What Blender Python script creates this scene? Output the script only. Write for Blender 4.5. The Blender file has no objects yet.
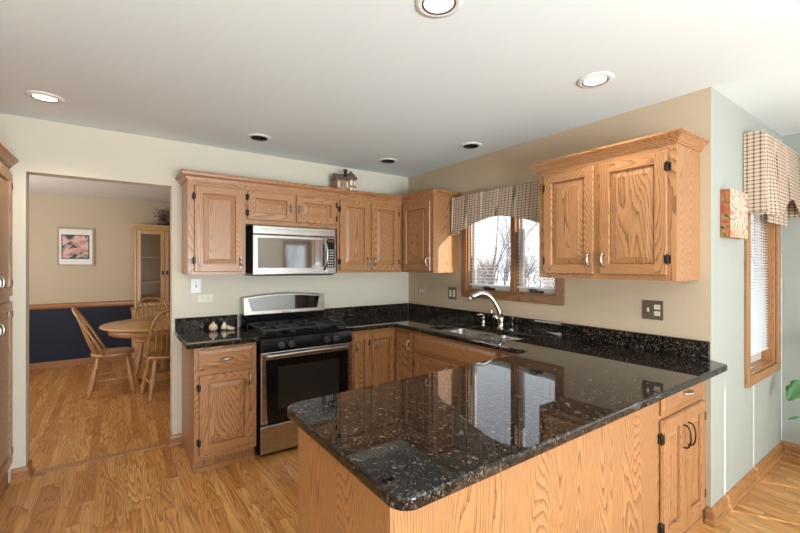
import bpy, bmesh, math, random
from mathutils import Vector, Matrix
random.seed(7)
S = bpy.context.scene
COL = S.collection
PI = math.pi

# ------------------------------------------------------------------ camera, world, sun, lights, exposure
cd = bpy.data.cameras.new('camera'); cam = bpy.data.objects.new('camera', cd); COL.objects.link(cam)
cam.location = (0, 0, 1.44); cam.rotation_euler = (PI/2, 0, -math.radians(35.3))
cd.sensor_width = 36; cd.lens = 18.0; cd.shift_y = -0.0012; cd.clip_start = 0.02; cd.clip_end = 300
S.camera = cam
S.view_settings.view_transform = 'Standard'
S.view_settings.look = 'None'
S.view_settings.gamma = 1.0
S.view_settings.use_curve_mapping = False
S.view_settings.exposure = 0.72
S.cycles.use_denoising = True
S.cycles.max_bounces = 10
S.cycles.sample_clamp_indirect = 8.0
w = bpy.data.worlds.new('overcast_sky'); S.world = w; w.use_nodes = True
bg = w.node_tree.nodes['Background']; bg.inputs[0].default_value = (0.86, 0.93, 1.0, 1); bg.inputs[1].default_value = 1.0

def lamp(name, kind, loc, energy, color=(1, 1, 1), target=None, **kw):
    d = bpy.data.lights.new(name, kind); d.energy = energy; d.color = color
    o = bpy.data.objects.new(name, d); COL.objects.link(o); o.location = loc
    for k, v in kw.items(): setattr(d, k, v)
    if target is not None:
        o.rotation_euler = (Vector(target)-Vector(loc)).to_track_quat('-Z', 'Y').to_euler()
    return o
SUN_EL = math.radians(28)
sd = Vector((0.49, -0.87, 0)).normalized()*math.cos(SUN_EL) + Vector((0, 0, math.sin(SUN_EL)))
lamp('sun', 'SUN', tuple(sd*30), 7.0, (1.0, 0.95, 0.87), (0, 0, 0), angle=0.006)
# fill panels added inside unseen covered windows and patio door, in place of daylight
lamp('rear_fill', 'AREA', (1.30, -3.30, .98), 100, (0.90, 0.96, 1.0), (1.30, 0, 2.5), shape='RECTANGLE', size=2.4, size_y=0.9)  # added fill from behind, standing on the room side of the shade
lamp('patio_side_fill', 'AREA', (4.04, -1.35, 1.1), 8, (0.92, 0.97, 1.0), (0, -1.5, 1.9), shape='RECTANGLE', size=1.8, size_y=1.9)  # added fill on the room side of the closed blinds
lamp('dining_fill', 'AREA', (-2.24, 5.6, 1.5), 40, (1.0, 0.96, 0.90), (0.5, 5.9, 2.7), shape='RECTANGLE', size=1.5, size_y=1.3)  # added fill for the dining room

# added fill aimed up behind the camera, brightening the ceiling like a bounced flash
lamp('bounce_fill', 'AREA', (0.3, -2.0, 0.85), 100, (0.78, 0.91, 1.0), (0.3, -1.1, 2.44), shape='DISK', size=1.6)

# ------------------------------------------------------------------ materials
def newmat(name):
    m = bpy.data.materials.new(name); m.use_nodes = True
    nt = m.node_tree; return m, nt, nt.nodes['Principled BSDF'], nt.nodes['Material Output']
def setp(b, col=None, rough=None, metal=None, coat=None, coat_rough=None, spec=None, ior=None):
    if col is not None: b.inputs['Base Color'].default_value = (*col, 1)
    if rough is not None: b.inputs['Roughness'].default_value = rough
    if metal is not None: b.inputs['Metallic'].default_value = metal
    if coat is not None: b.inputs['Coat Weight'].default_value = coat
    if coat_rough is not None: b.inputs['Coat Roughness'].default_value = coat_rough
    if spec is not None: b.inputs['Specular IOR Level'].default_value = spec
    if ior is not None: b.inputs['IOR'].default_value = ior
def N(nt, typ, ins=None, **kw):
    n = nt.nodes.new(typ)
    for k, v in kw.items(): setattr(n, k, v)
    if ins:
        for k, v in ins.items():
            if isinstance(v, bpy.types.NodeSocket): nt.links.new(v, n.inputs[k])
            else: n.inputs[k].default_value = v
    return n
def M_(nt, op, a, b=0.0, c=0.0):
    n = nt.nodes.new('ShaderNodeMath'); n.operation = op
    for i, v in enumerate((a, b, c)):
        if isinstance(v, bpy.types.NodeSocket): nt.links.new(v, n.inputs[i])
        else: n.inputs[i].default_value = v
    return n.outputs[0]
def ramp(nt, fac, stops):
    n = nt.nodes.new('ShaderNodeValToRGB'); nt.links.new(fac, n.inputs[0])
    e = n.color_ramp.elements
    while len(e) < len(stops): e.new(0.5)
    for i, (p, c) in enumerate(stops):
        e[i].position = p; e[i].color = (*c, 1)
    return n.outputs[0]
def mixc(nt, fac, a, b, blend='MIX'):
    n = nt.nodes.new('ShaderNodeMix'); n.data_type = 'RGBA'; n.blend_type = blend
    for i, v in ((0, fac), (6, a), (7, b)):
        if isinstance(v, bpy.types.NodeSocket): nt.links.new(v, n.inputs[i])
        elif i == 0: n.inputs[i].default_value = v
        else: n.inputs[i].default_value = (*v, 1)
    return n.outputs[2]
def bump(nt, b, h, strength, dist=0.001):
    n = N(nt, 'ShaderNodeBump', {'Height': h, 'Strength': strength, 'Distance': dist}); nt.links.new(n.outputs[0], b.inputs['Normal'])

def plain(name, col, rough=0.5, metal=0.0, **kw):
    m, nt, b, o = newmat(name); setp(b, col, rough, metal, **kw)
    tc = N(nt, 'ShaderNodeTexCoord'); nz = N(nt, 'ShaderNodeTexNoise', {'Vector': tc.outputs['Object'], 'Scale': 12.0, 'Detail': 3.0})
    c = mixc(nt, nz.outputs[0], tuple(v*0.95 for v in col), tuple(min(1, v*1.05) for v in col))
    nt.links.new(c, b.inputs['Base Color']); return m
def paint(name, col, rough=0.75):
    m, nt, b, o = newmat(name); setp(b, col, rough, spec=0.25)
    tc = N(nt, 'ShaderNodeTexCoord')
    nz = N(nt, 'ShaderNodeTexNoise', {'Vector': tc.outputs['Object'], 'Scale': 180.0, 'Detail': 3.0})
    bump(nt, b, nz.outputs[0], 0.06)
    n2 = N(nt, 'ShaderNodeTexNoise', {'Vector': tc.outputs['Object'], 'Scale': 1.3})
    nt.links.new(mixc(nt, n2.outputs[0], tuple(v*0.97 for v in col), tuple(v*1.03 for v in col)), b.inputs['Base Color'])
    return m
def emit(name, col, s):
    m, nt, b, o = newmat(name); nt.nodes.remove(b)
    e = N(nt, 'ShaderNodeEmission', {'Color': (*col, 1), 'Strength': s}); nt.links.new(e.outputs[0], o.inputs[0]); return m
def oak(name, axis, light, mid, dark, contrast=1.0, rough=0.38):
    """flat-sawn oak: contour lines of stretched noise make the cathedral figure, fine streaks make the pores"""
    m, nt, b, o = newmat(name); setp(b, mid, rough, coat=0.25, coat_rough=0.25)
    tc = N(nt, 'ShaderNodeTexCoord'); oi = N(nt, 'ShaderNodeObjectInfo')
    off = N(nt, 'ShaderNodeVectorMath', {0: oi.outputs['Random'], 1: (37.0, 23.0, 41.0)}, operation='MULTIPLY')
    p = N(nt, 'ShaderNodeVectorMath', {0: tc.outputs['Object'], 1: off.outputs[0]}, operation='ADD')
    sc = [1.0, 1.0, 1.0]; sc[axis] = 0.13
    s1 = N(nt, 'ShaderNodeVectorMath', {0: p.outputs[0], 1: tuple(sc)}, operation='MULTIPLY')
    n1 = N(nt, 'ShaderNodeTexNoise', {'Vector': s1.outputs[0], 'Scale': 4.2, 'Detail': 0.8, 'Roughness': 0.3, 'Distortion': 0.35})
    wig = N(nt, 'ShaderNodeTexNoise', {'Vector': s1.outputs[0], 'Scale': 70.0, 'Detail': 3.0, 'Roughness': 0.6})
    lin = N(nt, 'ShaderNodeVectorMath', {0: s1.outputs[0], 1: (48.0, 48.0, 48.0)}, operation='DOT_PRODUCT')
    ph = M_(nt, 'ADD', M_(nt, 'ADD', M_(nt, 'MULTIPLY', n1.outputs[0], 70.0), lin.outputs['Value']), M_(nt, 'MULTIPLY', wig.outputs[0], 0.75))
    ring = M_(nt, 'POWER', M_(nt, 'FRACT', ph), 3.6)
    sc2 = [1.0, 1.0, 1.0]; sc2[axis] = 0.035
    s2 = N(nt, 'ShaderNodeVectorMath', {0: p.outputs[0], 1: tuple(sc2)}, operation='MULTIPLY')
    n2 = N(nt, 'ShaderNodeTexNoise', {'Vector': s2.outputs[0], 'Scale': 300.0, 'Detail': 2.0})
    pore = ramp(nt, n2.outputs[0], [(0.47, (0, 0, 0)), (0.62, (1, 1, 1))])
    n3 = N(nt, 'ShaderNodeTexNoise', {'Vector': s1.outputs[0], 'Scale': 2.5})
    base = mixc(nt, n3.outputs[0], light, mid)
    c = mixc(nt, M_(nt, 'MULTIPLY', ring, 0.68*contrast), base, dark)
    pf = M_(nt, 'MULTIPLY', pore, M_(nt, 'ADD', M_(nt, 'MULTIPLY', ring, 0.70*contrast), 0.10*contrast))
    c = mixc(nt, pf, c, tuple(v*0.42 for v in dark))
    nt.links.new(c, b.inputs['Base Color'])
    bump(nt, b, M_(nt, 'SUBTRACT', 1.0, pore), 0.10, 0.0006)
    return m
OL, OM, OD = (0.485, 0.250, 0.112), (0.400, 0.176, 0.062), (0.105, 0.035, 0.010)
OAKX = oak('oak_grain_x', 0, OL, OM, OD); OAKY = oak('oak_grain_y', 1, OL, OM, OD); OAKZ = oak('oak_grain_z', 2, OL, OM, OD)
TL, TM, TD = (0.42, 0.20, 0.075), (0.36, 0.16, 0.055), (0.19, 0.075, 0.024)
WTL, WTM, WTD = (0.30, 0.135, 0.050), (0.24, 0.10, 0.036), (0.11, 0.04, 0.012)
WTZ = oak('window_trim_oak_z', 2, WTL, WTM, WTD, 0.8); WTY = oak('window_trim_oak_y', 1, WTL, WTM, WTD, 0.8)
TRX = oak('trim_oak_x', 0, TL, TM, TD, 0.8); TRY = oak('trim_oak_y', 1, TL, TM, TD, 0.8); TRZ = oak('trim_oak_z', 2, TL, TM, TD, 0.8)
CHX = oak('chair_oak', 2, (0.52, 0.29, 0.12), (0.43, 0.22, 0.085), (0.26, 0.12, 0.04), 0.5, 0.3)
HUZ = oak('hutch_oak', 2, (0.66, 0.42, 0.20), (0.60, 0.36, 0.16), (0.42, 0.22, 0.08), 0.5, 0.35)
BRK = {}

def floor_mat():
    m, nt, b, o = newmat('oak_strip_floor'); setp(b, rough=0.34, coat=0.12, coat_rough=0.2, spec=0.35)
    tc = N(nt, 'ShaderNodeTexCoord'); sx = N(nt, 'ShaderNodeSeparateXYZ', {0: tc.outputs['Object']})
    X, Y = sx.outputs[0], sx.outputs[1]
    cu = M_(nt, 'DIVIDE', X, 0.0572); ci = M_(nt, 'FLOOR', cu); cf = M_(nt, 'FRACT', cu)
    w1 = N(nt, 'ShaderNodeTexWhiteNoise', {'W': ci}, noise_dimensions='1D')
    yy = M_(nt, 'ADD', M_(nt, 'DIVIDE', Y, M_(nt, 'ADD', 0.55, M_(nt, 'MULTIPLY', w1.outputs[0], 0.6))), M_(nt, 'MULTIPLY', w1.outputs[0], 17.3))
    ri = M_(nt, 'FLOOR', yy); rf = M_(nt, 'FRACT', yy)
    cv = N(nt, 'ShaderNodeCombineXYZ', {0: ci, 1: ri})
    w2 = N(nt, 'ShaderNodeTexWhiteNoise', {'Vector': cv.outputs[0]}, noise_dimensions='3D')
    rnd = w2.outputs[0]
    gv = N(nt, 'ShaderNodeCombineXYZ', {0: M_(nt, 'ADD', X, M_(nt, 'MULTIPLY', rnd, 19.0)), 1: M_(nt, 'ADD', M_(nt, 'MULTIPLY', Y, 0.075), M_(nt, 'MULTIPLY', rnd, 31.0)), 2: 0.0})
    n1 = N(nt, 'ShaderNodeTexNoise', {'Vector': gv.outputs[0], 'Scale': 14.0, 'Detail': 1.0, 'Roughness': 0.35, 'Distortion': 0.2})
    wig = N(nt, 'ShaderNodeTexNoise', {'Vector': gv.outputs[0], 'Scale': 90.0, 'Detail': 2.0})
    ring = M_(nt, 'POWER', M_(nt, 'FRACT', M_(nt, 'ADD', M_(nt, 'MULTIPLY', n1.outputs[0], 12.0), M_(nt, 'MULTIPLY', wig.outputs[0], 0.35))), 2.2)
    base = ramp(nt, rnd, [(0.0, (0.46, 0.195, 0.052)), (0.25, (0.58, 0.265, 0.076)), (0.7, (0.66, 0.33, 0.102)), (1.0, (0.72, 0.39, 0.138))])
    c = mixc(nt, M_(nt, 'MULTIPLY', ring, 0.66), base, (0.17, 0.060, 0.015))
    g2 = N(nt, 'ShaderNodeCombineXYZ', {0: X, 1: M_(nt, 'MULTIPLY', Y, 0.02), 2: rnd})
    n2 = N(nt, 'ShaderNodeTexNoise', {'Vector': g2.outputs[0], 'Scale': 380.0, 'Detail': 1.0})
    c = mixc(nt, M_(nt, 'MULTIPLY', ramp(nt, n2.outputs[0], [(0.52, (0, 0, 0)), (0.7, (1, 1, 1))]), 0.28), c, (0.16, 0.06, 0.018))
    gap = M_(nt, 'MAXIMUM', M_(nt, 'GREATER_THAN', M_(nt, 'ABSOLUTE', M_(nt, 'SUBTRACT', cf, 0.5)), 0.488), M_(nt, 'GREATER_THAN', M_(nt, 'ABSOLUTE', M_(nt, 'SUBTRACT', rf, 0.5)), 0.498))
    c = mixc(nt, M_(nt, 'MULTIPLY', gap, 0.6), c, (0.10, 0.038, 0.012))
    nt.links.new(c, b.inputs['Base Color'])
    bump(nt, b, M_(nt, 'SUBTRACT', 1.0, gap), 0.25, 0.0006)
    return m
FLOOR = floor_mat()

def granite_mat():
    m, nt, b, o = newmat('polished_dark_granite'); setp(b, rough=0.03, spec=0.5, ior=1.52)
    tc = N(nt, 'ShaderNodeTexCoord')
    d = N(nt, 'ShaderNodeTexNoise', {'Vector': tc.outputs['Object'], 'Scale': 22.0, 'Detail': 3.0})
    p = N(nt, 'ShaderNodeVectorMath', {0: tc.outputs['Object'], 1: N(nt, 'ShaderNodeVectorMath', {0: d.outputs[1], 1: (0.035, 0.035, 0.035)}, operation='MULTIPLY').outputs[0]}, operation='ADD')
    v1 = N(nt, 'ShaderNodeTexVoronoi', {'Vector': p.outputs[0], 'Scale': 105.0})
    v2 = N(nt, 'ShaderNodeTexVoronoi', {'Vector': p.outputs[0], 'Scale': 300.0})
    s1 = N(nt, 'ShaderNodeSeparateColor', {0: v1.outputs['Color']}); s2 = N(nt, 'ShaderNodeSeparateColor', {0: v2.outputs['Color']})
    big = N(nt, 'ShaderNodeTexNoise', {'Vector': tc.outputs['Object'], 'Scale': 26.0, 'Detail': 4.0})
    cl = M_(nt, 'ADD', M_(nt, 'MULTIPLY', s1.outputs[0], 0.72), M_(nt, 'MULTIPLY', big.outputs[0], 0.42))
    base = ramp(nt, cl, [(0.0, (0.003, 0.003, 0.003)), (0.60, (0.006, 0.0055, 0.005)), (0.79, (0.018, 0.014, 0.011)), (0.91, (0.055, 0.043, 0.033)), (1.0, (0.20, 0.165, 0.135))])
    fl = ramp(nt, s2.outputs[1], [(0.90, (0, 0, 0)), (0.95, (1, 1, 1))])
    c = mixc(nt, M_(nt, 'MULTIPLY', fl, M_(nt, 'MULTIPLY', big.outputs[0], 0.9)), base, (0.22, 0.19, 0.15))
    nt.links.new(c, b.inputs['Base Color']); return m
GRAN = granite_mat()

def steel_mat(name, col, rough, axis):
    m, nt, b, o = newmat(name); setp(b, col, rough, 1.0)
    tc = N(nt, 'ShaderNodeTexCoord'); s = [400.0]*3; s[axis] = 4.0
    v = N(nt, 'ShaderNodeVectorMath', {0: tc.outputs['Object'], 1: tuple(s)}, operation='MULTIPLY')
    n = N(nt, 'ShaderNodeTexNoise', {'Vector': v.outputs[0], 'Scale': 1.0, 'Detail': 2.0})
    nt.links.new(M_(nt, 'ADD', rough-0.012, M_(nt, 'MULTIPLY', n.outputs[0], 0.024)), b.inputs['Roughness'])
    return m
STEEL = steel_mat('brushed_steel', (0.50, 0.485, 0.46), 0.27, 0)
SINKS = steel_mat('sink_steel', (0.55, 0.545, 0.53), 0.24, 1)
NICK = plain('brushed_nickel', (0.62, 0.58, 0.53), 0.25, 1.0)
PULL = plain('pewter_pull', (0.50, 0.46, 0.41), 0.28, 1.0)
BRONZE = plain('dark_bronze', (0.030, 0.024, 0.020), 0.4, 0.6)
BLACK = plain('black_enamel', (0.006, 0.006, 0.0065), 0.10, spec=0.28)
BMAT = plain('black_iron', (0.010, 0.010, 0.010), 0.32, spec=0.6)
BGLASS = plain('black_oven_glass', (0.004, 0.004, 0.0045), 0.05, spec=0.35)
MGLASS = plain('microwave_door_glass', (0.030, 0.032, 0.033), 0.05, spec=1.0, ior=2.4)
DISP = plain('grey_display_glass', (0.055, 0.055, 0.052), 0.12, spec=1.0, ior=1.9)
WHITE = plain('white_plastic', (0.80, 0.80, 0.78), 0.4)
CREAM = plain('cream_plastic', (0.66, 0.60, 0.48), 0.4)
BROWNP = plain('brown_wall_plate', (0.17, 0.125, 0.09), 0.35, 0.5)
KITW = paint('kitchen_cream_paint', (0.645, 0.592, 0.485))
SINKW = paint('sink_wall_tan', (0.52, 0.405, 0.285))  # darker, warmer tan than the stove wall
NOOKW = paint('nook_grey_green_paint', (0.36, 0.38, 0.34))
CEIL = paint('ceiling_white_paint', (0.76, 0.82, 0.835), 0.9)
DINW = paint('dining_tan_paint', (0.52, 0.43, 0.31))
NAVY = paint('navy_paint', (0.018, 0.022, 0.042), 0.6)
DCEIL = paint('dining_ceiling_paint', (0.72, 0.70, 0.68), 0.9)
SNOW = plain('snow', (0.80, 0.83, 0.88), 0.8)
BARK = plain('grey_brown_bark', (0.15, 0.125, 0.115), 0.9)
SHADE = plain('white_roller_shade', (0.80, 0.80, 0.78), 0.8)
BLIND = plain('white_blind_slat', (0.78, 0.80, 0.82), 0.45)
BULB = emit('lamp_glow', (1.0, 0.93, 0.82), 9.0)
DIMB = plain('frosted_bulb', (0.50, 0.50, 0.52), 0.3)
LEAF = plain('glossy_green_leaf', (0.030, 0.125, 0.016), 0.3)

def glass_mat(name, tint=(1, 1, 1), refl=0.08):
    m, nt, b, o = newmat(name); nt.nodes.remove(b)
    t = N(nt, 'ShaderNodeBsdfTransparent', {'Color': (*tint, 1)}); g = N(nt, 'ShaderNodeBsdfGlossy', {'Roughness': 0.02})
    lw = N(nt, 'ShaderNodeLayerWeight', {'Blend': 0.5})
    mx = N(nt, 'ShaderNodeMixShader', {0: M_(nt, 'ADD', 0.035, M_(nt, 'MULTIPLY', M_(nt, 'POWER', lw.outputs['Facing'], 5.0), 0.6)), 1: t.outputs[0], 2: g.outputs[0]})
    nt.links.new(mx.outputs[0], o.inputs[0]); return m
GLASS = glass_mat('window_glass'); CGLASS = glass_mat('cabinet_glass', (0.96, 0.97, 0.95))

def plaid_mat(name, pu, pv):
    m, nt, b, o = newmat(name); setp(b, rough=0.9, spec=0.1)
    tc = N(nt, 'ShaderNodeTexCoord'); s = N(nt, 'ShaderNodeSeparateXYZ', {0: tc.outputs['Object']})
    u = M_(nt, 'FRACT', M_(nt, 'DIVIDE', M_(nt, 'ADD', s.outputs[0], s.outputs[1]), pu)); v = M_(nt, 'FRACT', M_(nt, 'DIVIDE', s.outputs[2], pv))
    lu = M_(nt, 'LESS_THAN', u, 0.26); lv = M_(nt, 'LESS_THAN', v, 0.34)
    f = M_(nt, 'ADD', M_(nt, 'MULTIPLY', lu, 0.50), M_(nt, 'MULTIPLY', lv, 0.50))
    nt.links.new(mixc(nt, f, (0.60, 0.47, 0.36), (0.085, 0.045, 0.028)), b.inputs['Base Color']); return m
PLAID = plaid_mat('brown_cream_plaid', 0.034, 0.021)
PLAID2 = plaid_mat('brown_white_plaid', 0.032, 0.024)

def flower_mat():
    m, nt, b, o = newmat('chrysanthemum_painting'); setp(b, rough=0.6)
    tc = N(nt, 'ShaderNodeTexCoord'); s = N(nt, 'ShaderNodeSeparateXYZ', {0: tc.outputs['Object']})
    dx = M_(nt, 'SUBTRACT', s.outputs[0], 0.17); dz = M_(nt, 'SUBTRACT', s.outputs[2], 0.165)
    r = M_(nt, 'SQRT', M_(nt, 'ADD', M_(nt, 'MULTIPLY', dx, dx), M_(nt, 'MULTIPLY', dz, dz)))
    a = M_(nt, 'ARCTAN2', dz, dx)
    nz = N(nt, 'ShaderNodeTexNoise', {'Vector': tc.outputs['Object'], 'Scale': 24.0, 'Detail': 4.0})
    ph = M_(nt, 'ADD', M_(nt, 'MULTIPLY', a, 21.0), M_(nt, 'MULTIPLY', nz.outputs[0], 11.0))
    ph = M_(nt, 'ADD', ph, M_(nt, 'MULTIPLY', M_(nt, 'FLOOR', M_(nt, 'MULTIPLY', r, 32.0)), 1.6))
    pet = M_(nt, 'ADD', M_(nt, 'MULTIPLY', M_(nt, 'SINE', ph), 0.5), 0.5)
    c = ramp(nt, pet, [(0.0, (0.42, 0.035, 0.035)), (0.35, (0.66, 0.20, 0.16)), (0.7, (0.76, 0.55, 0.40)), (1.0, (0.80, 0.70, 0.54))])
    core = M_(nt, 'LESS_THAN', r, 0.022); c = mixc(nt, core, c, (0.55, 0.20, 0.06))
    bgc = ramp(nt, nz.outputs[0], [(0.35, (0.13, 0.18, 0.05)), (0.5, (0.75, 0.66, 0.45)), (0.62, (0.62, 0.10, 0.07)), (0.75, (0.50, 0.38, 0.10))])
    n5 = N(nt, 'ShaderNodeTexNoise', {'Vector': tc.outputs['Object'], 'Scale': 38.0, 'Detail': 3.0})
    c = mixc(nt, M_(nt, 'MULTIPLY', ramp(nt, n5.outputs[0], [(.45, (0, 0, 0)), (.6, (1, 1, 1))]), 0.6), c, (0.78, 0.60, 0.46))
    c = mixc(nt, M_(nt, 'MULTIPLY', ramp(nt, n5.outputs[0], [(.30, (1, 1, 1)), (.42, (0, 0, 0))]), 0.7), c, (0.45, 0.06, 0.06))
    out = M_(nt, 'GREATER_THAN', M_(nt, 'ADD', r, M_(nt, 'MULTIPLY', pet, 0.04)), 0.165)
    nt.links.new(mixc(nt, out, c, bgc), b.inputs['Base Color']); return m
def blot_mat(name, scale, stops):
    m, nt, b, o = newmat(name); setp(b, rough=0.5)
    tc = N(nt, 'ShaderNodeTexCoord'); nz = N(nt, 'ShaderNodeTexNoise', {'Vector': tc.outputs['Object'], 'Scale': scale, 'Detail': 3.0, 'Distortion': 1.0})
    nt.links.new(ramp(nt, nz.outputs[0], stops), b.inputs['Base Color']); return m

# ------------------------------------------------------------------ mesh builder
ORG = {}
class MB:
    def __init__(s): s.v = []; s.f = []; s.m = []; s.sm = []
    def add(s, vs, fs, m=0, smooth=False):
        o = len(s.v); s.v += [tuple(v) for v in vs]
        for f in fs: s.f.append([o+i for i in f]); s.m.append(m); s.sm.append(smooth)
        return s
    def box(s, x0, x1, y0, y1, z0, z1, m=0):
        x0, x1 = min(x0, x1), max(x0, x1); y0, y1 = min(y0, y1), max(y0, y1); z0, z1 = min(z0, z1), max(z0, z1)
        vs = [(x0, y0, z0), (x1, y0, z0), (x1, y1, z0), (x0, y1, z0), (x0, y0, z1), (x1, y0, z1), (x1, y1, z1), (x0, y1, z1)]
        return s.add(vs, [(0, 3, 2, 1), (4, 5, 6, 7), (0, 1, 5, 4), (1, 2, 6, 5), (2, 3, 7, 6), (3, 0, 4, 7)], m)
    def fbox(s, F, a0, a1, b0, b1, c0, c1, m=0):       # box in a face frame (u right, v up, w out)
        vs = [F(a0, b0, c0), F(a1, b0, c0), F(a1, b1, c0), F(a0, b1, c0), F(a0, b0, c1), F(a1, b0, c1), F(a1, b1, c1), F(a0, b1, c1)]
        return s.add(vs, [(0, 3, 2, 1), (4, 5, 6, 7), (0, 1, 5, 4), (1, 2, 6, 5), (2, 3, 7, 6), (3, 0, 4, 7)], m)
    def quad(s, a, b, c, d, m=0): return s.add([a, b, c, d], [(0, 1, 2, 3)], m)
    def tube(s, pts, rad, seg=10, m=0, caps=True):
        pts = [Vector(p) for p in pts]; n = len(pts)
        if not isinstance(rad, (list, tuple)): rad = [rad]*n
        t0 = (pts[1]-pts[0]).normalized(); up = Vector((0, 0, 1)) if abs(t0.z) < 0.9 else Vector((1, 0, 0))
        nrm = t0.cross(up).normalized(); vs = []
        for i, p in enumerate(pts):
            t = (pts[min(i+1, n-1)]-pts[max(i-1, 0)]).normalized()
            nrm = (nrm - t*nrm.dot(t)).normalized(); bn = t.cross(nrm)
            for k in range(seg):
                a = 2*PI*k/seg; vs.append(p + (nrm*math.cos(a)+bn*math.sin(a))*rad[i])
        fs = [(i*seg+k, i*seg+(k+1) % seg, (i+1)*seg+(k+1) % seg, (i+1)*seg+k) for i in range(n-1) for k in range(seg)]
        s.add(vs, fs, m, True)
        if caps:
            o = len(s.v)-len(vs)
            s.f.append([o+k for k in range(seg)][::-1]); s.m.append(m); s.sm.append(False)
            s.f.append([o+(n-1)*seg+k for k in range(seg)]); s.m.append(m); s.sm.append(False)
        return s
    def lathe(s, prof, c=(0, 0, 0), seg=24, m=0, sx=1.0, sy=1.0, closed=False):
        n = len(prof); vs = [(c[0]+r*math.cos(2*PI*k/seg)*sx, c[1]+r*math.sin(2*PI*k/seg)*sy, c[2]+z) for r, z in prof for k in range(seg)]
        fs = [(i*seg+k, i*seg+(k+1) % seg, (i+1)*seg+(k+1) % seg, (i+1)*seg+k) for i in range(n-1) for k in range(seg)]
        s.add(vs, fs, m, True); o = len(s.v)-len(vs)
        if prof[0][0] > 1e-5 and not closed: s.f.append([o+k for k in range(seg)][::-1]); s.m.append(m); s.sm.append(False)
        if prof[-1][0] > 1e-5 and not closed: s.f.append([o+(n-1)*seg+k for k in range(seg)]); s.m.append(m); s.sm.append(False)
        return s
    def cyl(s, p0, p1, r, seg=16, m=0): return s.tube([p0, p1], r, seg, m)
    def prism(s, poly, fn, c0, c1, m=0, smooth=False):  # polygon (a,b) extruded between c0 and c1 through fn(a,b,c)
        n = len(poly); vs = [fn(a, b, c0) for a, b in poly]+[fn(a, b, c1) for a, b in poly]
        s.add(vs, [tuple(range(n))[::-1], tuple(range(n, 2*n))], m)
        o = len(s.v)-2*n
        for i in range(n):
            s.f.append([o+i, o+(i+1) % n, o+n+(i+1) % n, o+n+i]); s.m.append(m); s.sm.append(smooth)
        return s
    def sweep(s, path, prof, mats=None, right=True):    # profile (out, z) along a level path; out is to the right of travel
        P = [Vector((p[0], p[1])) for p in path]; n = len(P); k = len(prof); vs = []
        for i in range(n):
            ds = []
            if i > 0: ds.append((P[i]-P[i-1]).normalized())
            if i < n-1: ds.append((P[i+1]-P[i]).normalized())
            ns = [Vector((d.y, -d.x)) for d in ds]
            if len(ns) == 2:
                mt = (ns[0]+ns[1]).normalized(); mt = mt/max(0.2, mt.dot(ns[0]))
            else: mt = ns[0]
            for a, z in prof: vs.append((P[i].x+mt.x*a, P[i].y+mt.y*a, z))
        o = len(s.v); s.v += vs
        for i in range(n-1):
            for j in range(k):
                s.f.append([o+i*k+j, o+i*k+(j+1) % k, o+(i+1)*k+(j+1) % k, o+(i+1)*k+j]); s.m.append(mats[i] if mats else 0); s.sm.append(False)
        s.f.append([o+j for j in range(k)]); s.m.append(0); s.sm.append(False)
        s.f.append([o+(n-1)*k+j for j in range(k)][::-1]); s.m.append(0); s.sm.append(False)
        return s
    def build(s, name, mats, parent=None, org=None, bevel=0.0, bseg=2, subsurf=0, solid=0.0):
        if not isinstance(mats, (list, tuple)): mats = [mats]
        if parent is not None: O = ORG.get(parent.name, Vector((0, 0, 0)))
        elif org is not None: O = Vector(org)
        else: O = Vector((0, 0, 0))
        me = bpy.data.meshes.new(name); me.from_pydata([Vector(v)-O for v in s.v], [], s.f)
        for mt in mats: me.materials.append(mt)
        for i, p in enumerate(me.polygons): p.material_index = min(s.m[i], len(mats)-1); p.use_smooth = s.sm[i]
        bm = bmesh.new(); bm.from_mesh(me)
        bmesh.ops.recalc_face_normals(bm, faces=bm.faces[:]); bm.to_mesh(me); bm.free(); me.update()
        o = bpy.data.objects.new(name, me); COL.objects.link(o)
        if parent is not None: o.parent = parent; ORG[o.name] = O
        else: o.location = O; ORG[o.name] = O
        if solid: md = o.modifiers.new('thickness', 'SOLIDIFY'); md.thickness = solid; md.offset = 0
        if bevel: md = o.modifiers.new('bevel', 'BEVEL'); md.width = bevel; md.segments = bseg; md.limit_method = 'ANGLE'; md.angle_limit = math.radians(40)
        if subsurf: md = o.modifiers.new('smooth', 'SUBSURF'); md.levels = subsurf; md.render_levels = subsurf
        return o
def tag(o, label, cat, group=None):
    o['label'] = label; o['category'] = cat
    if group: o['group'] = group
    return o
def thing(name, label, cat, org=(0, 0, 0), group=None, local=False):
    o = bpy.data.objects.new(name, None); COL.objects.link(o); o.empty_display_size = 0.1
    o.location = org; ORG[o.name] = Vector((0, 0, 0)) if local else Vector(org)
    return tag(o, label, cat, group)
def struct(o): o['kind'] = 'structure'; return o
def copy_tree(o, parent=None):
    c = o.copy(); COL.objects.link(c); ORG[c.name] = ORG.get(o.name, Vector((0, 0, 0)))
    if parent is not None: c.parent = parent
    for ch in [x for x in bpy.data.objects if x.parent == o]: copy_tree(ch, c)
    return c
def frame(O, u, w_):
    O, u, w_ = Vector(O), Vector(u), Vector(w_)
    return lambda a, b, c: O+u*a+Vector((0, 0, b))+w_*c
XP, XN, YP, YN = (1, 0, 0), (-1, 0, 0), (0, 1, 0), (0, -1, 0)
def hmat(u): return OAKX if abs(u[0]) > 0.5 else OAKY

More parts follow.
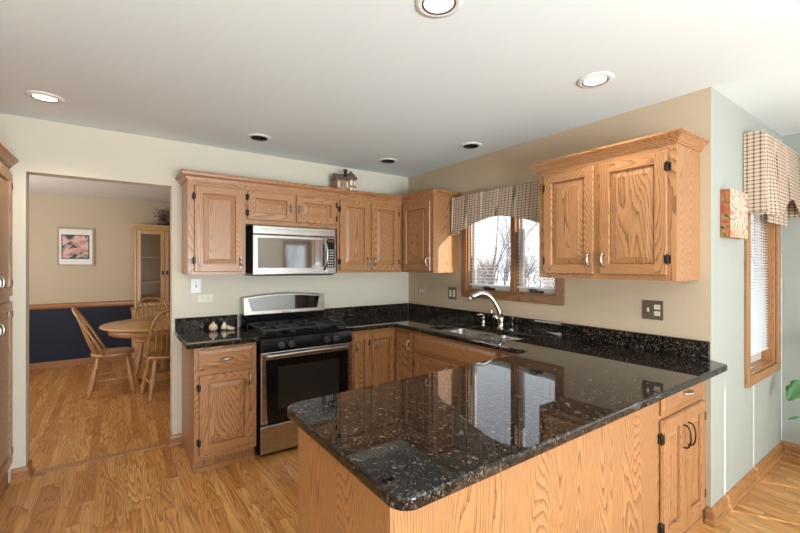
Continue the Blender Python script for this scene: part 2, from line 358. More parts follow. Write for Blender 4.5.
# ------------------------------------------------------------------ room shell
H = 2.44; WB = 3.66; WS = 2.71; WN = 0.82; WR = 4.20; WL = -1.25; YR = -3.45; DB = 7.45
b = MB(); b.box(WL-.12, WS+.12, YR-.12, DB+.12, -.10, 0); b.box(WS+.12, WR+.12, YR-.12, WN+.12, -.10, 0); b.box(WL-1.2, WL-.12, WB, DB+.12, -.1, 0)
struct(b.build('floor', FLOOR))
def holes_wall(name, F, L, Hh, T, holes, mat):          # wall panel of length L, with rectangular openings (a0,a1,b0,b1)
    b = MB(); A = sorted({0, L, *[h[0] for h in holes], *[h[1] for h in holes]}); B = sorted({0, Hh, *[h[2] for h in holes], *[h[3] for h in holes]})
    for i in range(len(A)-1):
        for j in range(len(B)-1):
            ca, cb = (A[i]+A[i+1])/2, (B[j]+B[j+1])/2
            if any(h[0] < ca < h[1] and h[2] < cb < h[3] for h in holes): continue
            b.fbox(F, A[i], A[i+1], B[j], B[j+1], -T, 0)
    o = b.build(name, mat)
    bm = bmesh.new(); bm.from_mesh(o.data); bmesh.ops.remove_doubles(bm, verts=bm.verts[:], dist=1e-5)
    seen = {}
    for f in bm.faces: seen.setdefault(tuple(round(c, 4) for c in f.calc_center_median()), []).append(f)
    bmesh.ops.delete(bm, geom=[f for g in seen.values() if len(g) > 1 for f in g], context='FACES')
    bmesh.ops.recalc_face_normals(bm, faces=bm.faces[:]); bm.to_mesh(o.data); bm.free()
    return struct(o)
DX0, DX1, DZ = -0.50, 0.36, 2.075
holes_wall('wall_back', frame((WL, WB, 0), XP, YN), WS+.12-WL, H, 0.12, [(DX0-WL, DX1-WL, 0, DZ)], KITW)
SY0, SY1, SZ0, SZ1 = 1.775, 2.725, 1.205, 2.02        # sink window opening
holes_wall('wall_right', frame((WS, WB, 0), YN, XN), WB-WN-.001, H, 0.12, [(WB-SY1, WB-SY0, SZ0, SZ1)], SINKW)
NX0, NX1, NZ0, NZ1 = 3.355, 4.02, 0.715, 2.10
holes_wall('wall_nook', frame((WS+.0005, WN, 0), XP, YN), WR-WS, H, 0.12, [(NX0-WS, NX1-WS, NZ0, NZ1)], NOOKW)
PY0, PY1 = -2.30, -0.40
holes_wall('wall_far_right', frame((WR, WN-.001, 0), YN, XN), WN-.001-YR, H, 0.12, [(WN-PY1, WN-PY0, 0.0, 2.24)], NOOKW)
RX0, RX1 = 0.05, 2.55
holes_wall('wall_rear', frame((WR, YR, 0), XN, YP), WR-WL, H, 0.12, [(WR-RX1, WR-RX0, 0.50, 1.48), (WR-4.10, WR-3.48, .90, 2.02)], KITW)
b = MB(); b.box(WL-.12, WL, YR, WB, 0, H); struct(b.build('wall_left', KITW))
b = MB(); b.box(WL-.12, WS+.12, YR-.12, WB+.12, H, H+.1); b.box(WS+.12, WR+.12, YR-.12, WN+.12, H, H+.1); CE = struct(b.build('ceiling', CEIL))
# dining room
b = MB(); b.box(WL-1.2, WS+.12, DB, DB+.12, 0, H); struct(b.build('wall_dining_back', DINW))
b = MB(); b.box(WS, WS+.12, WB+.12, DB, 0, H); struct(b.build('wall_dining_right', DINW))
holes_wall('wall_dining_left', frame((WL-1.08, WB+.12, 0), YP, XP), DB-WB-.12, H, 0.12, [(1.05, 2.6, 0.85, 2.15)], DINW)
b = MB(); b.box(WL-1.08, WL-.0, WB+.001, WB+.12, 0, H); struct(b.build('wall_dining_front', DINW))
b = MB(); b.box(WL-1.2, WS+.12, WB+.12, DB+.12, H, H+.1); struct(b.build('ceiling_dining', DCEIL))
b = MB(); b.box(WL-1.08, WS-.002, DB-.008, DB-.001, 0, .84); struct(b.build('trim_wainscot', NAVY))
rail = [(0, .83), (.012, .83), (.02, .845), (.028, .86), (.028, .885), (.016, .90), (0, .905)]
b = MB(); b.sweep([(WL-1.08, DB-.009), (WS-.03, DB-.009)], rail); struct(b.build('trim_chair_rail', TRX))
base = [(0, .001), (.016, .001), (.016, .065), (.010, .082), (0, .088)]
shoe = [(0, .001), (.028, .001), (.028, .012), (.022, .022), (.016, .024), (.016, .065), (.010, .082), (0, .088)]
b = MB(); b.sweep([(WL-1.08, DB-.009), (WS-.03, DB-.009)], shoe); struct(b.build('baseboard_dining', TRX))
b = MB(); b.sweep([(WS-.001, .842), (WS-.001, WN-.001), (WR-.001, WN-.001), (WR-.001, PY1+.10)], shoe, [1, 0, 1]); struct(b.build('baseboard_nook', [TRX, TRY]))
b = MB(); b.sweep([(-.572, WB-.001), (DX0+.001, WB-.001), (DX0+.001, WB+.12)], shoe, [0, 1]); struct(b.build('baseboard_doorway_left', [TRX, TRY]))
b = MB(); b.sweep([(DX1-.001, WB+.12), (DX1-.001, WB-.001), (.427, WB-.001)], shoe, [1, 0]); struct(b.build('baseboard_doorway_right', [TRX, TRY]))
b = MB(); b.box(DX0+.03, DX1-.03, WB+.03, WB+.10, .0005, .006); struct(b.build('trim_threshold', OAKX, bevel=.003))

# ------------------------------------------------------------------ windows
def casing(b, F, a0, a1, c0, c1, wd=.062, th=.018):
    b.fbox(F, a0-wd, a0, c0-wd, c1+wd, .001, th, 0); b.fbox(F, a1, a1+wd, c0-wd, c1+wd, .001, th, 0)
    b.fbox(F, a0, a1, c1, c1+wd, .001, th, 1); b.fbox(F, a0, a1, c0-wd, c0, .001, th, 1)
    e = .014                                            # jamb liner
    b.fbox(F, a0, a0+e, c0, c1, -.118, .001, 0); b.fbox(F, a1-e, a1, c0, c1, -.118, .001, 0)
    b.fbox(F, a0+e, a1-e, c0, c0+e, -.118, .001, 1); b.fbox(F, a0+e, a1-e, c1-e, c1, -.118, .001, 1)
def sash(parent, F, a0, a1, c0, c1, w0, mat, t=.038):
    b = MB(); d = .03
    b.fbox(F, a0, a0+t, c0, c1, w0, w0+d, 0); b.fbox(F, a1-t, a1, c0, c1, w0, w0+d, 0)
    b.fbox(F, a0+t, a1-t, c0, c0+t, w0, w0+d, 0); b.fbox(F, a0+t, a1-t, c1-t, c1, w0, w0+d, 0)
    o = b.build('window_sash', mat, parent, bevel=.002)
    g = MB(); g.fbox(F, a0+t-.004, a1-t+.004, c0+t-.004, c1-t+.004, w0+.012, w0+.016); g.build('window_pane', GLASS, o)
    return o
SASHW = plain('pale_sash', (0.62, 0.56, 0.50), 0.5)
FS = frame((WS, WB, 0), YN, XN)
a0, a1 = WB-SY1, WB-SY0; mid = WB-2.185
b = MB(); casing(b, FS, a0, a1, SZ0, SZ1); b.fbox(FS, mid-.020, mid+.020, SZ0+.014, SZ1-.014, -.10, .012, 0)
W1 = struct(b.build('window_1', [WTZ, WTY], bevel=.003))
sash(W1, FS, a0+.016, mid-.022, SZ0+.016, SZ1-.016, -.075, SASHW); sash(W1, FS, mid+.022, a1-.016, SZ0+.016, SZ1-.016, -.075, SASHW)
for am in (a0+.26, a1-.20):
    b = MB(); b.fbox(FS, am-.055, am+.055, SZ0+.0145, SZ0+.034, -.035, -.005); b.tube([FS(am+.02, SZ0+.034, -.01), FS(am+.01, SZ0+.045, .012), FS(am-.045, SZ0+.040, .016)], .006, 8)
    b.build('crank_handle', BMAT, W1, bevel=.003)
def blind(F, a0, a1, c0, c1, w0, label, n, sl=.022, tilt=.25, gather=False):
    t = thing('window_blind', label, 'blind', tuple(F((a0+a1)/2, c0, w0)))
    b = MB(); b.fbox(F, a0, a1, c1-.028, c1, w0-.012, w0+.014); b.build('headrail', BLIND, t, bevel=.002)
    b = MB(); z0 = c0+.015
    for i in range(n):
        z = z0+(c1-.035-z0)*i/(n-1); dz = sl/2*math.sin(tilt); dw = sl/2*math.cos(tilt)
        b.add([F(a0, z-dz, w0+dw), F(a1, z-dz, w0+dw), F(a1, z+dz, w0-dw), F(a0, z+dz, w0-dw), F(a0, z-dz+.001, w0+dw), F(a1, z-dz+.001, w0+dw), F(a1, z+dz+.001, w0-dw), F(a0, z+dz+.001, w0-dw)],
              [(0, 1, 2, 3), (4, 7, 6, 5), (0, 4, 5, 1), (2, 6, 7, 3)])
    b.build('slats', BLIND, t)
    b = MB(); b.fbox(F, a0, a1, c0, c0+.012, w0-.011, w0+.011); b.build('bottom_rail', BLIND, t, bevel=.002)
    b = MB()
    for q in (.16, .84): b.cyl(F(a0+(a1-a0)*q, c0+.005, w0+.0), F(a0+(a1-a0)*q, c1-.02, w0+.0), .0012, 6)
    b.build('ladder_cord', BLIND, t)
    b = MB(); b.cyl(F(a0+.03, c1-.48, w0+.017), F(a0+.03, c1-.03, w0+.017), .004, 8); b.build('tilt_wand', BLIND, t)
    return t
blind(FS, a0+.02, mid-.024, SZ0+.05, SZ1-.018, -.024, 'white mini blind with open slats in left half of sink window', 24, sl=.0075, tilt=.3)
blind(FS, mid+.024, a1-.02, SZ0+.05, SZ1-.018, -.024, 'white mini blind with open slats in right half of sink window', 24, sl=.0075, tilt=.3)
FN = frame((0, WN, 0), XP, YN)
b = MB(); casing(b, FN, NX0, NX1, NZ0, NZ1); W2 = struct(b.build('window_2', [TRZ, TRX], bevel=.003))
sash(W2, FN, NX0+.016, NX1-.016, NZ0+.016, NZ1-.016, -.105, SASHW)
b = MB(); b.fbox(FN, NX0+.09, NX0+.17, NZ0+.0145, NZ0+.036, -.03, -.004); b.lathe([(0.0, 0), (.016, .004), (.016, .02), (0, .028)], tuple(FN(NX0+.05, NZ0+.0145, -.02)), 12); b.build('crank_handle', NICK, W2)
blind(FN, NX0+.02, NX1-.02, NZ0+.10, NZ1-.018, -.045, 'white mini blind in the tall nook window beside the canvas print', 62, sl=.025, tilt=.55)
# unseen patio door; vertical blinds, rear and dining windows with shades added for light
FP = frame((WR, WN, 0), YN, XN)
b = MB(); p0, p1 = WN-PY1, WN-PY0
b.fbox(FP, p0-.07, p0, .002, 2.31, .001, .018); b.fbox(FP, p1, p1+.07, .002, 2.31, .001, .018); b.fbox(FP, p0, p1, 2.24, 2.31, .001, .018)
b.fbox(FP, p0, p0+.06, .02, 2.22, -.09, -.04); b.fbox(FP, p1-.06, p1, .02, 2.22, -.09, -.04); b.fbox(FP, (p0+p1)/2-.05, (p0+p1)/2+.05, .02, 2.22, -.09, -.04); b.fbox(FP, p0, p1, .002, .06, -.1, -.04); b.fbox(FP, p0, p1, 2.18, 2.24, -.1, -.04)
D1 = struct(b.build('door_1', TRZ, bevel=.003)); g = MB(); g.fbox(FP, p0+.06, p1-.06, .06, 2.18, -.068, -.062); g.build('door_pane', GLASS, D1)
t = thing('added_vertical_blind', 'unseen white vertical blinds added to narrow the sun through the patio door', 'blind', (WR-.05, -1.35, 0))
b = MB(); b.fbox(FP, p0-.05, p1+.05, 2.25, 2.31, .02, .10); b.build('headrail', WHITE, t)
b = MB(); nv = 24; step = (p1-p0+.08)/nv
for i in range(nv):
    ac = p0-.04+step*(i+.5); wd = .098
    if i == 11: wd = .035  # narrow vane leaves the slit that shapes the sun streak
    b.fbox(FP, ac-wd/2+(-.025 if i == 11 else 0), ac+wd/2+(-.025 if i == 11 else 0), .03, 2.25, .055+(i % 2)*.006, .057+(i % 2)*.006)
b.build('vanes', SHADE, t)
FR = frame((0, YR, 0), XN, YP)
b = MB(); r0, r1 = -RX1, -RX0; casing(b, FR, r0, r1, .50, 1.48); W3 = struct(b.build('window_3', [TRZ, TRX]))  # added unseen window, sized to keep its fill panel out of reflections
for q in range(3):
    s0 = r0+.016+(r1-r0-.032)*q/3; sash(W3, FR, s0, s0+(r1-r0-.032)/3, .516, 1.464, -.10, SASHW)
b = MB(); b.fbox(FR, r0+.02, r1-.02, .52, 1.46, -.03, -.026); tag(b.build('added_shade', SHADE, org=tuple(FR(r0+1.2, .52, -.03))), 'unseen white roller shade added over the rear window to block the sun', 'shade')
b = MB(); casing(b, FR, -4.10, -3.48, .90, 2.02); W5 = struct(b.build('window_5', [TRZ, TRX])); sash(W5, FR, -4.084, -3.496, .916, 2.004, -.10, SASHW)
FD = frame((WL-1.08, WB+.12, 0), YP, XP)
b = MB(); casing(b, FD, 1.05, 2.6, .85, 2.15); W4 = struct(b.build('window_4', [TRZ, TRY])); sash(W4, FD, 1.066, 2.584, .866, 2.134, -.10, SASHW)  # added unseen window to go with the dining fill panel
b = MB(); b.fbox(FD, 1.07, 2.58, .87, 2.13, -.03, -.026); tag(b.build('added_shade', SHADE, org=tuple(FD(1.8, .87, -.03))), 'white roller shade over an unseen window added to light the dining room', 'shade')

# ------------------------------------------------------------------ cabinetry
def rect(b, F, r0, w0, r1, w1, ms, mh):                 # ring between two rectangles (a0,a1,b0,b1)
    P = lambda r, w_: [F(r[0], r[2], w_), F(r[1], r[2], w_), F(r[1], r[3], w_), F(r[0], r[3], w_)]
    A, B = P(r0, w0), P(r1, w1)
    for i, m in ((0, mh), (1, ms), (2, mh), (3, ms)):
        j = (i+1) % 4; b.quad(A[i], A[j], B[j], B[i], m)
def inset(r, d): return (r[0]+d, r[1]-d, r[2]+d, r[3]-d)
def door_mesh(F, r, st=.058, mats=None):
    """raised-panel door: lipped edge, stiles full height, rails between them, routed groove, fielded panel"""
    b = MB(); th = .019
    rect(b, F, inset(r, .007), 0.0, inset(r, .007), .004, 0, 1); rect(b, F, inset(r, .007), .004, r, .004, 0, 1); rect(b, F, r, .004, r, .011, 0, 1); r1 = inset(r, .004); rect(b, F, r, .011, r1, th, 0, 1)
    i = inset(r1, st-.004)
    b.quad(F(r1[0], r1[2], th), F(i[0], r1[2], th), F(i[0], r1[3], th), F(r1[0], r1[3], th), 0)
    b.quad(F(i[1], r1[2], th), F(r1[1], r1[2], th), F(r1[1], r1[3], th), F(i[1], r1[3], th), 0)
    b.quad(F(i[0], r1[2], th), F(i[1], r1[2], th), F(i[1], i[2], th), F(i[0], i[2], th), 1)
    b.quad(F(i[0], i[3], th), F(i[1], i[3], th), F(i[1], r1[3], th), F(i[0], r1[3], th), 1)
    i2 = inset(i, .0025); rect(b, F, i, th, i2, .015, 0, 1)
    i3 = inset(i2, .0015); rect(b, F, i2, .015, i3, .0015, 0, 1)
    i4 = inset(i3, .005); rect(b, F, i3, .0015, i4, .0015, 0, 0)
    wb = min(.030, (min(i4[1]-i4[0], i4[3]-i4[2]))*.28)
    i5 = inset(i4, wb); rect(b, F, i4, .0015, i4, .006, 0, 0); rect(b, F, i4, .006, i5, .0125, 0, 0)
    i6 = inset(i5, .0015); rect(b, F, i5, .0125, i6, .016, 0, 0)
    b.quad(F(i6[0], i6[2], .016), F(i6[1], i6[2], .016), F(i6[1], i6[3], .016), F(i6[0], i6[3], .016), 0)
    return b
def drawer_mesh(F, r):
    b = MB(); rect(b, F, inset(r, .007), 0, inset(r, .007), .004, 1, 1); rect(b, F, inset(r, .007), .004, r, .004, 1, 1); rect(b, F, r, .004, r, .009, 1, 1); r1 = inset(r, .004); rect(b, F, r, .009, r1, .011, 1, 1)
    r2 = inset(r1, .022); rect(b, F, r1, .011, r2, .0165, 1, 1); r3 = inset(r2, .002); rect(b, F, r2, .0165, r3, .020, 1, 1)
    b.quad(F(r3[0], r3[2], .02), F(r3[1], r3[2], .02), F(r3[1], r3[3], .02), F(r3[0], r3[3], .02), 1); return b
def pull(F, a, bb, vertical, parent, L=.082, mat=None, wire=False):
    b = MB(); h = L/2; n = 12; pts = []
    ax = (lambda s: F(a, bb+s, 0)) if vertical else (lambda s: F(a+s, bb, 0))
    def pt(s, c): return (F(a, bb+s, c) if vertical else F(a+s, bb, c))
    if wire:
        pts = [pt(-h, .019)]+[pt(-h*math.cos(PI*k/n), .022+.030*math.sin(PI*k/n)**.6) for k in range(1, n)]+[pt(h, .019)]
        b.tube(pts, .0042, 8)
    else:
        pts = [pt(-h*.8+2*h*.8*k/n, .036+.008*math.sin(PI*k/n)) for k in range(n+1)]
        b.tube(pts, [.0075+.0020*math.sin(PI*k/n) for k in range(n+1)], 10)
        for s in (-h*.8, h*.8): b.tube([pt(s, .019), pt(s, .024), pt(s, .038)], [.011, .007, .0085], 10)
    return b.build('handle', mat or PULL, parent)
def hinge(F, a, bb, parent, side):
    b = MB(); b.tube([F(a, bb-.028, .012), F(a, bb+.028, .012)], .0055, 8); b.fbox(F, a-.001 if side < 0 else a-.012, a+.012 if side < 0 else a+.001, bb-.022, bb+.022, .0195, .0215)
    b.fbox(F, a-.014 if side < 0 else a+.004, a-.004 if side < 0 else a+.014, bb-.022, bb+.022, .0005, .003)
    return b.build('hinge', BRONZE, parent)
def add_door(cab, F, u, r, hinge_side, handle=None, st=.058, wire=False, hinges=True, hh=.082):
    d = door_mesh(F, r, st).build('door', [OAKZ, hmat(u)], cab)
    if handle: pull(F, handle[0], handle[1], True, d, hh, BRONZE if wire else None, wire)
    if hinges:
        a = r[0]-.001 if hinge_side < 0 else r[1]+.001
        hgt = r[3]-r[2]; o_ = .085 if hgt > .4 else .055
        for bb in (r[2]+o_, r[3]-o_): hinge(F, a, bb, d, hinge_side)
    return d
def add_drawer(cab, F, u, r, handle=True, name='drawer'):
    d = drawer_mesh(F, r).build(name, [OAKZ, hmat(u)], cab)
    if handle: pull(F, (r[0]+r[1])/2, (r[2]+r[3])/2, False, d)
    return d
def face_frame(cab, F, u, a0, a1, b0, b1, stiles, rails, th=.02):
    """front plane at c=0; stiles [(a0,a1)], rails [(b0,b1)]"""
    b = MB()
    for s in stiles: b.fbox(F, s[0], s[1], b0, b1, -th, -.0005, 0)
    S_ = sorted(stiles)
    for i in range(len(S_)-1):
        for q in rails: b.fbox(F, S_[i][1], S_[i+1][0], q[0], q[1], -th, -.0005, 1)
    return b.build('face_frame', [OAKZ, hmat(u)], cab)
def carcass(cab, x0, x1, y0, y1, z0, z1, toe=None):
    b = MB(); b.box(x0, x1, y0, y1, z0, z1)
    if toe: b.box(*toe)
    return b.build('carcass', OAKZ, cab, bevel=.0015)
crown = [(0, 2.084), (.006, 2.084), (.007, 2.093), (.013, 2.094), (.014, 2.102), (.024, 2.112), (.033, 2.119), (.034, 2.124), (.040, 2.125), (.041, 2.130), (.046, 2.131), (.046, 2.141), (.043, 2.144), (0, 2.144)]
UD = .32; e = .002; UY = WB-UD; UX = WS-UD; UZ0, UZ1 = 1.372, 2.10
FU = frame((0, UY, 0), XP, YN)                           # stove-wall uppers
G = 'oak wall cabinets on the stove wall'
c = thing('wall_cabinet', 'single-door oak wall cabinet left of the microwave', 'cabinet', (.64, UY+.16, UZ0), G)
carcass(c, .43, .844, UY+.02, WB-e, UZ0, UZ1); face_frame(c, FU, XP, .43, .844, UZ0, UZ1, [(.43, .482), (.815, .844)], [(UZ0, UZ0+.04), (2.03, UZ1)])
add_door(c, FU, XP, (.472, .825, 1.392, 2.046), -1, (.800, 1.468))
c = thing('wall_cabinet', 'short two-door oak wall cabinet directly above the microwave', 'cabinet', (1.25, UY+.16, 1.79), G)
carcass(c, .846, 1.654, UY+.02, WB-e, 1.775, UZ1); face_frame(c, FU, XP, .846, 1.654, 1.775, UZ1, [(.846, .872), (1.228, 1.272), (1.63, 1.654)], [(1.775, 1.825), (2.03, UZ1)])
add_door(c, FU, XP, (.858, 1.238, 1.811, 2.046), -1, (1.214, 1.925), hh=.07); add_door(c, FU, XP, (1.262, 1.643, 1.811, 2.046), 1, (1.286, 1.925), hh=.07)
c = thing('wall_cabinet', 'two-door oak wall cabinet right of the microwave', 'cabinet', (2.02, UY+.16, UZ0), G)
carcass(c, 1.656, 2.389, UY+.02, WB-e, UZ0, UZ1); face_frame(c, FU, XP, 1.656, 2.389, UZ0, UZ1, [(1.656, 1.685), (1.985, 2.03), (2.33, 2.389)], [(UZ0, UZ0+.04), (2.03, UZ1)])
add_door(c, FU, XP, (1.675, 1.998, 1.392, 2.046), -1, (1.972, 1.478)); add_door(c, FU, XP, (2.016, 2.342, 1.392, 2.046), 1, (2.042, 1.478))
FU4 = frame((UX, WB, 0), YN, XN)
c = thing('wall_cabinet', 'oak wall cabinet in the corner with its pale end beside the sink window', 'cabinet', (UX+.16, 3.25, UZ0))
Y4 = 2.842
carcass(c, UX+.02, WS-e, Y4, WB-e-.001, UZ0, UZ1); face_frame(c, FU4, YN, WB-UY+.001, WB-Y4, UZ0, UZ1, [(WB-UY+.001, WB-3.295), (WB-2.888, WB-Y4)], [(UZ0, UZ0+.04), (2.03, UZ1)])
add_door(c, FU4, YN, (WB-3.305, WB-2.876, 1.392, 2.046), -1, (WB-2.903, 1.478), hinges=False)
b = MB(); b.sweep([(.4295, WB-e), (.4295, UY-.0005), (UX-.0005, UY-.0005), (UX-.0005, Y4-.0005), (WS-e, Y4-.0005)], crown, [1, 0, 1, 0])
tag(b.build('crown_molding', [OAKX, OAKY], org=(1.4, UY, 2.07)), 'oak crown molding running along the stove wall cabinets into the corner', 'molding')
c = thing('wall_cabinet', 'two-door oak wall cabinet right of the sink window', 'cabinet', (UX+.16, 1.28, 1.358))
R0, R1 = .872, 1.705
carcass(c, UX+.02, WS-e, R0, R1, 1.358, UZ1); face_frame(c, FU4, YN, WB-R1, WB-R0, 1.358, UZ1, [(WB-R1, WB-1.648), (WB-1.32, WB-1.268), (WB-.922, WB-R0)], [(1.358, 1.405), (2.03, UZ1)])
add_door(c, FU4, YN, (WB-1.660, WB-1.312, 1.388, 2.05), -1, (WB-1.338, 1.475)); add_door(c, FU4, YN, (WB-1.275, WB-.912, 1.388, 2.05), 1, (WB-1.25, 1.475))
b = MB(); b.sweep([(WS-e, R1+.0005), (UX-.0005, R1+.0005), (UX-.0005, R0-.0005), (WS-e, R0-.0005)], crown, [0, 1, 0]); b.build('crown', [OAKX, OAKY], c)

# base cabinets
BT = .878; BY = 3.035; BX = 2.105
FB = frame((0, BY, 0), XP, YN); FBX = frame((BX, WB, 0), YN, XN)
c = thing('base_cabinet', 'oak base cabinet with one drawer and one door beside the doorway', 'cabinet', (.64, 3.3, 0))
carcass(c, .43, .844, BY+.02, WB-e, .10, BT, (.432, .844, BY+.055, WB-e, .001, .10)); face_frame(c, FB, XP, .43, .844, .10, BT, [(.43, .47), (.80, .844)], [(.10, .155), (.665, .725), (.84, BT)])
add_drawer(c, FB, XP, (.455, .818, .715, .855)); add_door(c, FB, XP, (.458, .818, .140, .685), -1, (.792, .62))
b = MB(); b.box(.431, .844, BY+.04, BY+.054, .001, .03); b.build('shoe_molding', TRX, c)
c = thing('base_cabinet', 'narrow one-door oak base cabinet right of the range', 'cabinet', (1.73, 3.3, 0))
carcass(c, 1.640, 1.822, BY+.02, WB-e, .10, BT, (1.640, 1.822, BY+.07, WB-e, .001, .10)); face_frame(c, FB, XP, 1.64, 1.822, .10, BT, [(1.64, 1.67), (1.79, 1.822)], [(.10, .155), (.835, BT)])
add_door(c, FB, XP, (1.655, 1.810, .140, .848), 1, (1.683, .745), st=.045)
c = thing('base_cabinet', 'oak corner base cabinet with two doors meeting at the inside corner', 'cabinet', (2.3, 3.2, 0))
carcass(c, 1.824, BX+.02, BY+.02, WB-e, .10, BT, (1.824, WS-e, BY+.07, WB-e, .001, .10))
b = MB(); b.box(BX+.02, WS-e, 2.772, WB-e-.001, .10, BT); b.box(BX+.07, WS-e, 2.772, BY+.07, .001, .10); b.build('carcass', OAKZ, c)
face_frame(c, FB, XP, 1.824, BX, .10, BT, [(1.824, 1.852), (BX-.004, BX)], [(.10, .155), (.835, BT)])
face_frame(c, FBX, YN, WB-BY, WB-2.772, .10, BT, [(WB-BY, WB-BY+.004), (WB-2.80, WB-2.772)], [(.10, .155), (.835, BT)])
add_door(c, FB, XP, (1.842, BX-.021, .140, .848), -1, (1.872, .745), hinges=False); add_door(c, FBX, YN, (WB-BY+.021, WB-2.785, .140, .848), 1, (WB-2.812, .745), hinges=False)
c = thing('base_cabinet', 'oak sink base cabinet with a wide false drawer front', 'cabinet', (2.4, 2.28, 0))
carcass(c, BX+.02, WS-e, 1.800, 2.770, .10, .66, (BX+.07, WS-e, 1.800, 2.770, .001, .10))
b = MB(); b.box(BX+.02, BX+.035, 1.80, 2.77, .66, BT); b.box(BX+.035, WS-e, 1.80, 1.815, .66, BT); b.box(BX+.035, WS-e, 2.755, 2.77, .66, BT); b.build('upper_carcass', OAKZ, c)
face_frame(c, FBX, YN, WB-2.77, WB-1.80, .10, BT, [(WB-2.77, WB-2.735), (WB-2.30, WB-2.25), (WB-1.835, WB-1.80)], [(.10, .155), (.665, .715), (.84, BT)])
add_drawer(c, FBX, YN, (WB-2.745, WB-1.822, .705, .850), False, 'false_drawer_front')
add_door(c, FBX, YN, (WB-2.745, WB-2.292, .140, .680), -1, (WB-2.32, .61)); add_door(c, FBX, YN, (WB-2.270, WB-1.822, .140, .680), 1, (WB-2.24, .61))
c = thing('base_cabinet', 'small oak base cabinet between sink cabinet and peninsula', 'cabinet', (2.4, 1.65, 0))
carcass(c, BX+.02, WS-e, 1.474, 1.798, .10, BT, (BX+.07, WS-e, 1.474, 1.798, .001, .10)); face_frame(c, FBX, YN, WB-1.798, WB-1.474, .10, BT, [(WB-1.798, WB-1.77), (WB-1.50, WB-1.474)], [(.10, .155), (.665, .715), (.84, BT)])
add_drawer(c, FBX, YN, (WB-1.782, WB-1.52, .705, .850)); add_door(c, FBX, YN, (WB-1.782, WB-1.52, .140, .680), -1, (WB-1.55, .61))
# peninsula
PF, PB, PX0, PX1 = .842, 1.47, .565, 2.085
c = thing('peninsula_cabinet', 'long oak peninsula cabinet with a plain veneered back panel', 'cabinet', (1.3, 1.15, 0))
b = MB(); b.box(PX0+.014, PX1, PF+.014, PB-.02, .10, BT); b.box(PX0+.014, PX1, PF+.014, PB-.07, .001, .10); b.build('carcass', OAKZ, c)
b = MB(); b.box(PX0+.014, PX1, PF, PF+.013, .001, BT); b.build('back_panel', OAKZ, c)
b = MB(); b.box(PX0, PX0+.0135, PF+.0005, PB-.02, .001, BT); b.build('end_panel', OAKZ, c, bevel=.001)
FK = frame((0, PB, 0), XN, YP)
face_frame(c, FK, XN, -PX1, -PX0, .10, BT, [(-PX1, -PX1+.03), (-1.60, -1.56), (-1.09, -1.05), (-PX0-.03, -PX0)], [(.10, .155), (.665, .715), (.84, BT)])
for q0, q1 in ((-PX1+.02, -1.59), (-1.57, -1.08), (-1.06, -PX0-.02)):
    add_drawer(c, FK, XN, (q0, q1, .705, .85)); add_door(c, FK, XN, (q0, q1, .14, .68), -1, (q1-.028, .61))
FE = frame((0, PF+.002, 0), XP, YN)
c = thing('base_cabinet', 'oak base cabinet with drawer and two doors at the wall end of the peninsula', 'cabinet', (2.4, 1.15, 0))
E0, E1 = 2.089, 2.662
carcass(c, E0, E1, PF+.022, PB-.005, .10, BT, (E0, E1, PF+.012, PB-.07, .001, .10)); face_frame(c, FE, XP, E0, E1, .05, BT, [(E0, E0+.035), (E1-.035, E1)], [(.05, .125), (.685, .735), (.845, BT)])
add_drawer(c, FE, XP, (E0+.028, E1-.02, .722, .862))
add_door(c, FE, XP, (E0+.022, (E0+E1)/2-.002, .105, .700), -1, ((E0+E1)/2-.030, .575), wire=True, hh=.115)
add_door(c, FE, XP, ((E0+E1)/2+.002, E1-.018, .105, .700), 1, ((E0+E1)/2+.030, .575), wire=True, hh=.115)
b = MB(); b.box(E0, E1, PF+.0, PF+.011, .001, .045); b.build('toe_board', OAKX, c)

# pantry
PXF = -.580; FPA = frame((PXF, 0, 0), YP, XP)
c = thing('pantry_cabinet', 'tall oak pantry cabinet at the left edge by the doorway', 'cabinet', (-.9, 2.9, 0))
carcass(c, WL+.002, PXF-.02, 2.25, WB-.004, .10, UZ1, (WL+.002, PXF-.075, 2.25, WB-.004, .001, .10))
face_frame(c, FPA, YP, 2.25, WB-.004, .10, UZ1, [(2.25, 2.28), (2.71, 2.75), (3.17, 3.21), (WB-.04, WB-.004)], [(.10, .155), (1.19, 1.255), (2.03, UZ1)])
for y0, y1, hs, hx in ((2.265, 2.72, -1, 2.69), (2.74, 3.18, -1, 3.15), (3.20, WB-.030, 1, 3.232)):
    add_door(c, FPA, YP, (y0, y1, .14, 1.205), hs, (hx, 1.065)); add_door(c, FPA, YP, (y0, y1, 1.240, 2.046), hs, (hx, 1.340))
b = MB(); b.sweep([(PXF+.0005, 2.25), (PXF+.0005, WB-.004)], crown); b.build('crown', OAKY, c)
b = MB(); b.box(PXF-.02, PXF-.002, 2.25, WB-.03, .001, .085); b.build('base_molding', TRY, c, bevel=.003)

